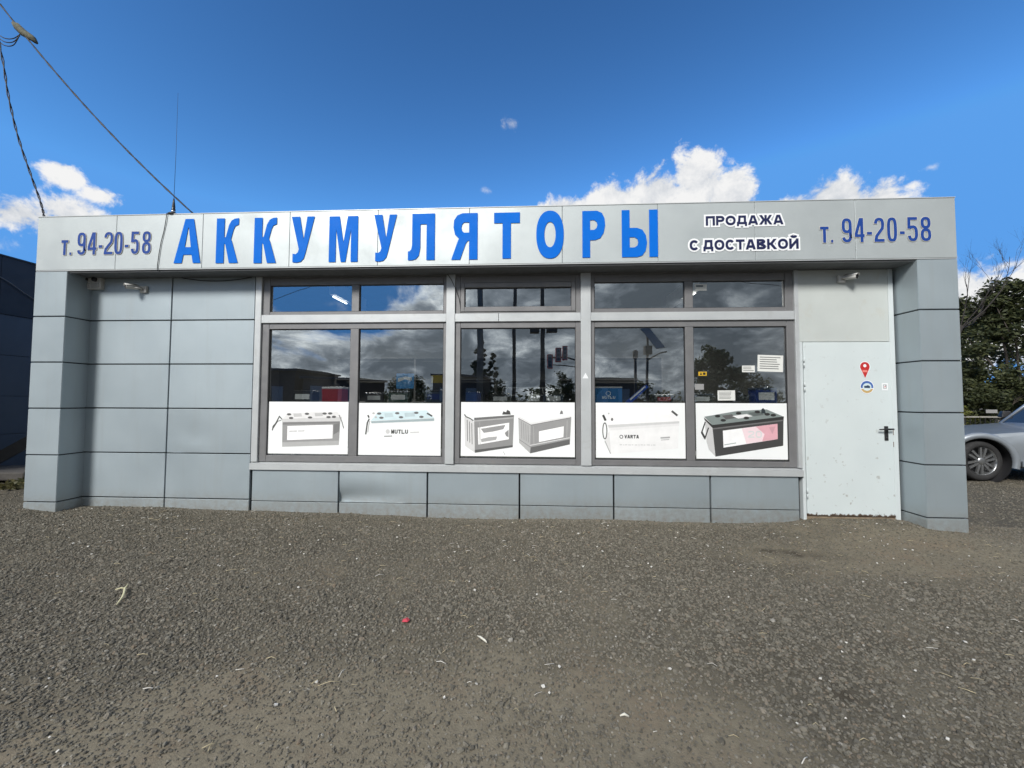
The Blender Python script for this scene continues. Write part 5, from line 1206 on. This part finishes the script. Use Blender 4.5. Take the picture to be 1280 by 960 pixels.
pole('thick grey pole mirrored at the left of the middle transom', -2.05, -10.0, 9.5, .12, lambda o: arms(o, 9.0, .8), pbr('pole_grey', (.13, .13, .125), .85, 0, .2, 5))
pole('short dark post mirrored in the fourth pane', 5.0, -14, 3.9, .07, lambda o: MB().box((-.1, -.05, 3.5), (.1, .05, 3.85)).build('lamp_head', M_POLE, o))
def solar(o):
    p = MB(); p.add([(-.25, 0, 4.22), (.12, 0, 4.26), (.62, .3, 3.45), (.28, .3, 3.40)], [(0, 1, 2, 3)]); q = p.build('solar_panel', pbr('solar_cells', (.20, .21, .22), .95, spec=.05), o); q.modifiers.new('s', 'SOLIDIFY').thickness = .04
    MB().box((-.12, -.12, 3.2), (.16, .12, 3.55)).build('battery_box', M_POLE, o); MB().tube([(0, 0, 3.0), (.5, .1, 3.25), (.75, .1, 3.3)], .03, 6).build('lamp_arm', M_POLE, o)
pole('pole with a tilted solar panel mirrored in the fourth pane', 4.40, -10.0, 4.1, .05, solar)
tf = empty('traffic_light', (3.3, -18, -.1)); tag(tf, 'traffic light gantry with three red framed heads mirrored in middle pane', 'traffic light')
MB().tube([(0, 0, 0), (0, 0, 4.0)], .08, 10).build('mast', M_POLE, tf); MB().tube([(0, 0, 3.6), (-1.2, 0, 3.95), (-2.3, 0, 4.0)], .05, 8).build('boom', M_POLE, tf); MB().tube([(0, 0, 3.3), (-2.4, 0, 3.6)], .03, 8).build('boom', M_POLE, tf)
M_TR = pbr('signal_frame_red', srgb(200, 70, 60), .5)
for x, z in ((-2.25, 3.75), (-1.78, 4.12), (-1.40, 4.22)):
    hd = MB().box((x - .16, -.1, z - .42), (x + .16, .1, z + .42)).build('signal_head', M_TR, tf)
    MB().box((x - .11, .1, z - .37), (x + .11, .112, z + .37)).build('face', grey(120), hd)
    for k in (-.23, 0, .23): MB().lathe([(.07, .1125), (.07, .15), (.06, .15), (.06, .12), (0, .12)], (x, 0, z + k), 'y', 14).build('lens', grey(70), hd)
for i, (a, b_, s_, lab) in enumerate([((-2.05, -10, 8.95), (.45, -12, 8.35), .15, 'between the thick pole and the cabinet pole'), ((-.6, -8, 8.0), (.45, -12, 8.2), .1, 'between the timber pole and the cabinet pole'), ((-.6, -8, 7.9), (-22, -14, 7.4), .8, 'from the timber pole away to the left'),
                                      ((-.6, -8, 8.05), (-22, -16, 8.4), .9, 'high from the timber pole away to the left'), ((.45, -12, 8.3), (22, -17, 7.6), .8, 'from the cabinet pole away to the right'), ((-2.05, -10, 8.8), (-26, -20, 6.0), .7, 'from the thick pole down to the left')]):
    wire('street_wire', 'thin wire mirrored overhead ' + lab, sag(a, b_, s_, 18), .014)

# ------------------------------------------------------------------ single bits lying on the gravel
def on_ground(x, y): return ground_h(x, y) + .012
x, y = -2.95, -1.90
o = empty('dry_twig', (x, y, on_ground(x, y))); tag(o, 'pale forked dry twig lying on the gravel at the left', 'twig')
MB().tube([(.12, -.12, .004), (.08, -.05, .012), (.03, .01, .014), (-.045, .085, .012), (-.07, .13, .02)], [.003, .0055, .0065, .0065, .003], 7).build('stem', pbr('twig_pale', (.55, .52, .33), .7), o)
MB().tube([(-.045, .085, .012), (-.07, .080, .016), (-.10, .07, .008)], [.006, .005, .003], 7).build('fork', pbr('twig_pale', (.55, .52, .33), .7), o)
x, y = -.80, -2.10
o = MB().add([(-.02, -.014, 0), (.018, -.018, .004), (.024, .01, .0), (.004, .022, .01), (-.022, .012, .003), (0, 0, .014)], [(0, 1, 5), (1, 2, 5), (2, 3, 5), (3, 4, 5), (4, 0, 5)]).build('red_scrap', pbr('scrap_red', srgb(185, 60, 75), .7), None, (x, y, on_ground(x, y))); o.modifiers.new('s', 'SOLIDIFY').thickness = .002; tag(o, 'small crumpled red scrap lying on the gravel', 'scrap')
x, y = -.29, -2.27
o = MB().tube([(-.035, .04, .006), (-.01, .012, .014), (.018, -.008, .008), (.03, -.02, .004)], [.002, .006, .006, .003], 6).build('pale_peel', pbr('peel_pale', (.62, .60, .52), .7), None, (x, y, on_ground(x, y))); tag(o, 'curled pale peel on the gravel near the middle', 'peel')
x, y = .42, -2.76
o = MB().tube([(-.02, .002, .004), (0, .005, .010), (.02, 0, .004)], [.003, .006, .003], 6).build('pale_peel', pbr('peel_pale', (.62, .60, .52), .7), None, (x, y, on_ground(x, y))); tag(o, 'small white peel in the front right of the yard', 'peel')

# weeds at the foot of the neighbour building
wd = leaves('weeds', None, [(Vector((random.uniform(-9.4, -6.9), random.uniform(.9, 2.6), .02)), .16) for _ in range(70)], 3500, .05, leaf_mat('weed', (.05, .055, .02), (.17, .15, .07)), random.Random(3), .5)
tag(wd, 'dry grass and weeds at the foot of the dark neighbour building', 'grass', kind='stuff')

belt = [(Vector((14 + t * 1.6, 19 + 2 * math.sin(t * 1.3), 1.3 + .4 * math.sin(t * 2.1))), 1.7) for t in range(22)]
hb = leaves('far_shrubbery', None, belt, 7000, .22, M_LEAF, random.Random(9), .9); tag(hb, 'dark mass of distant shrubbery behind the yard on the right', 'shrubbery', kind='stuff')
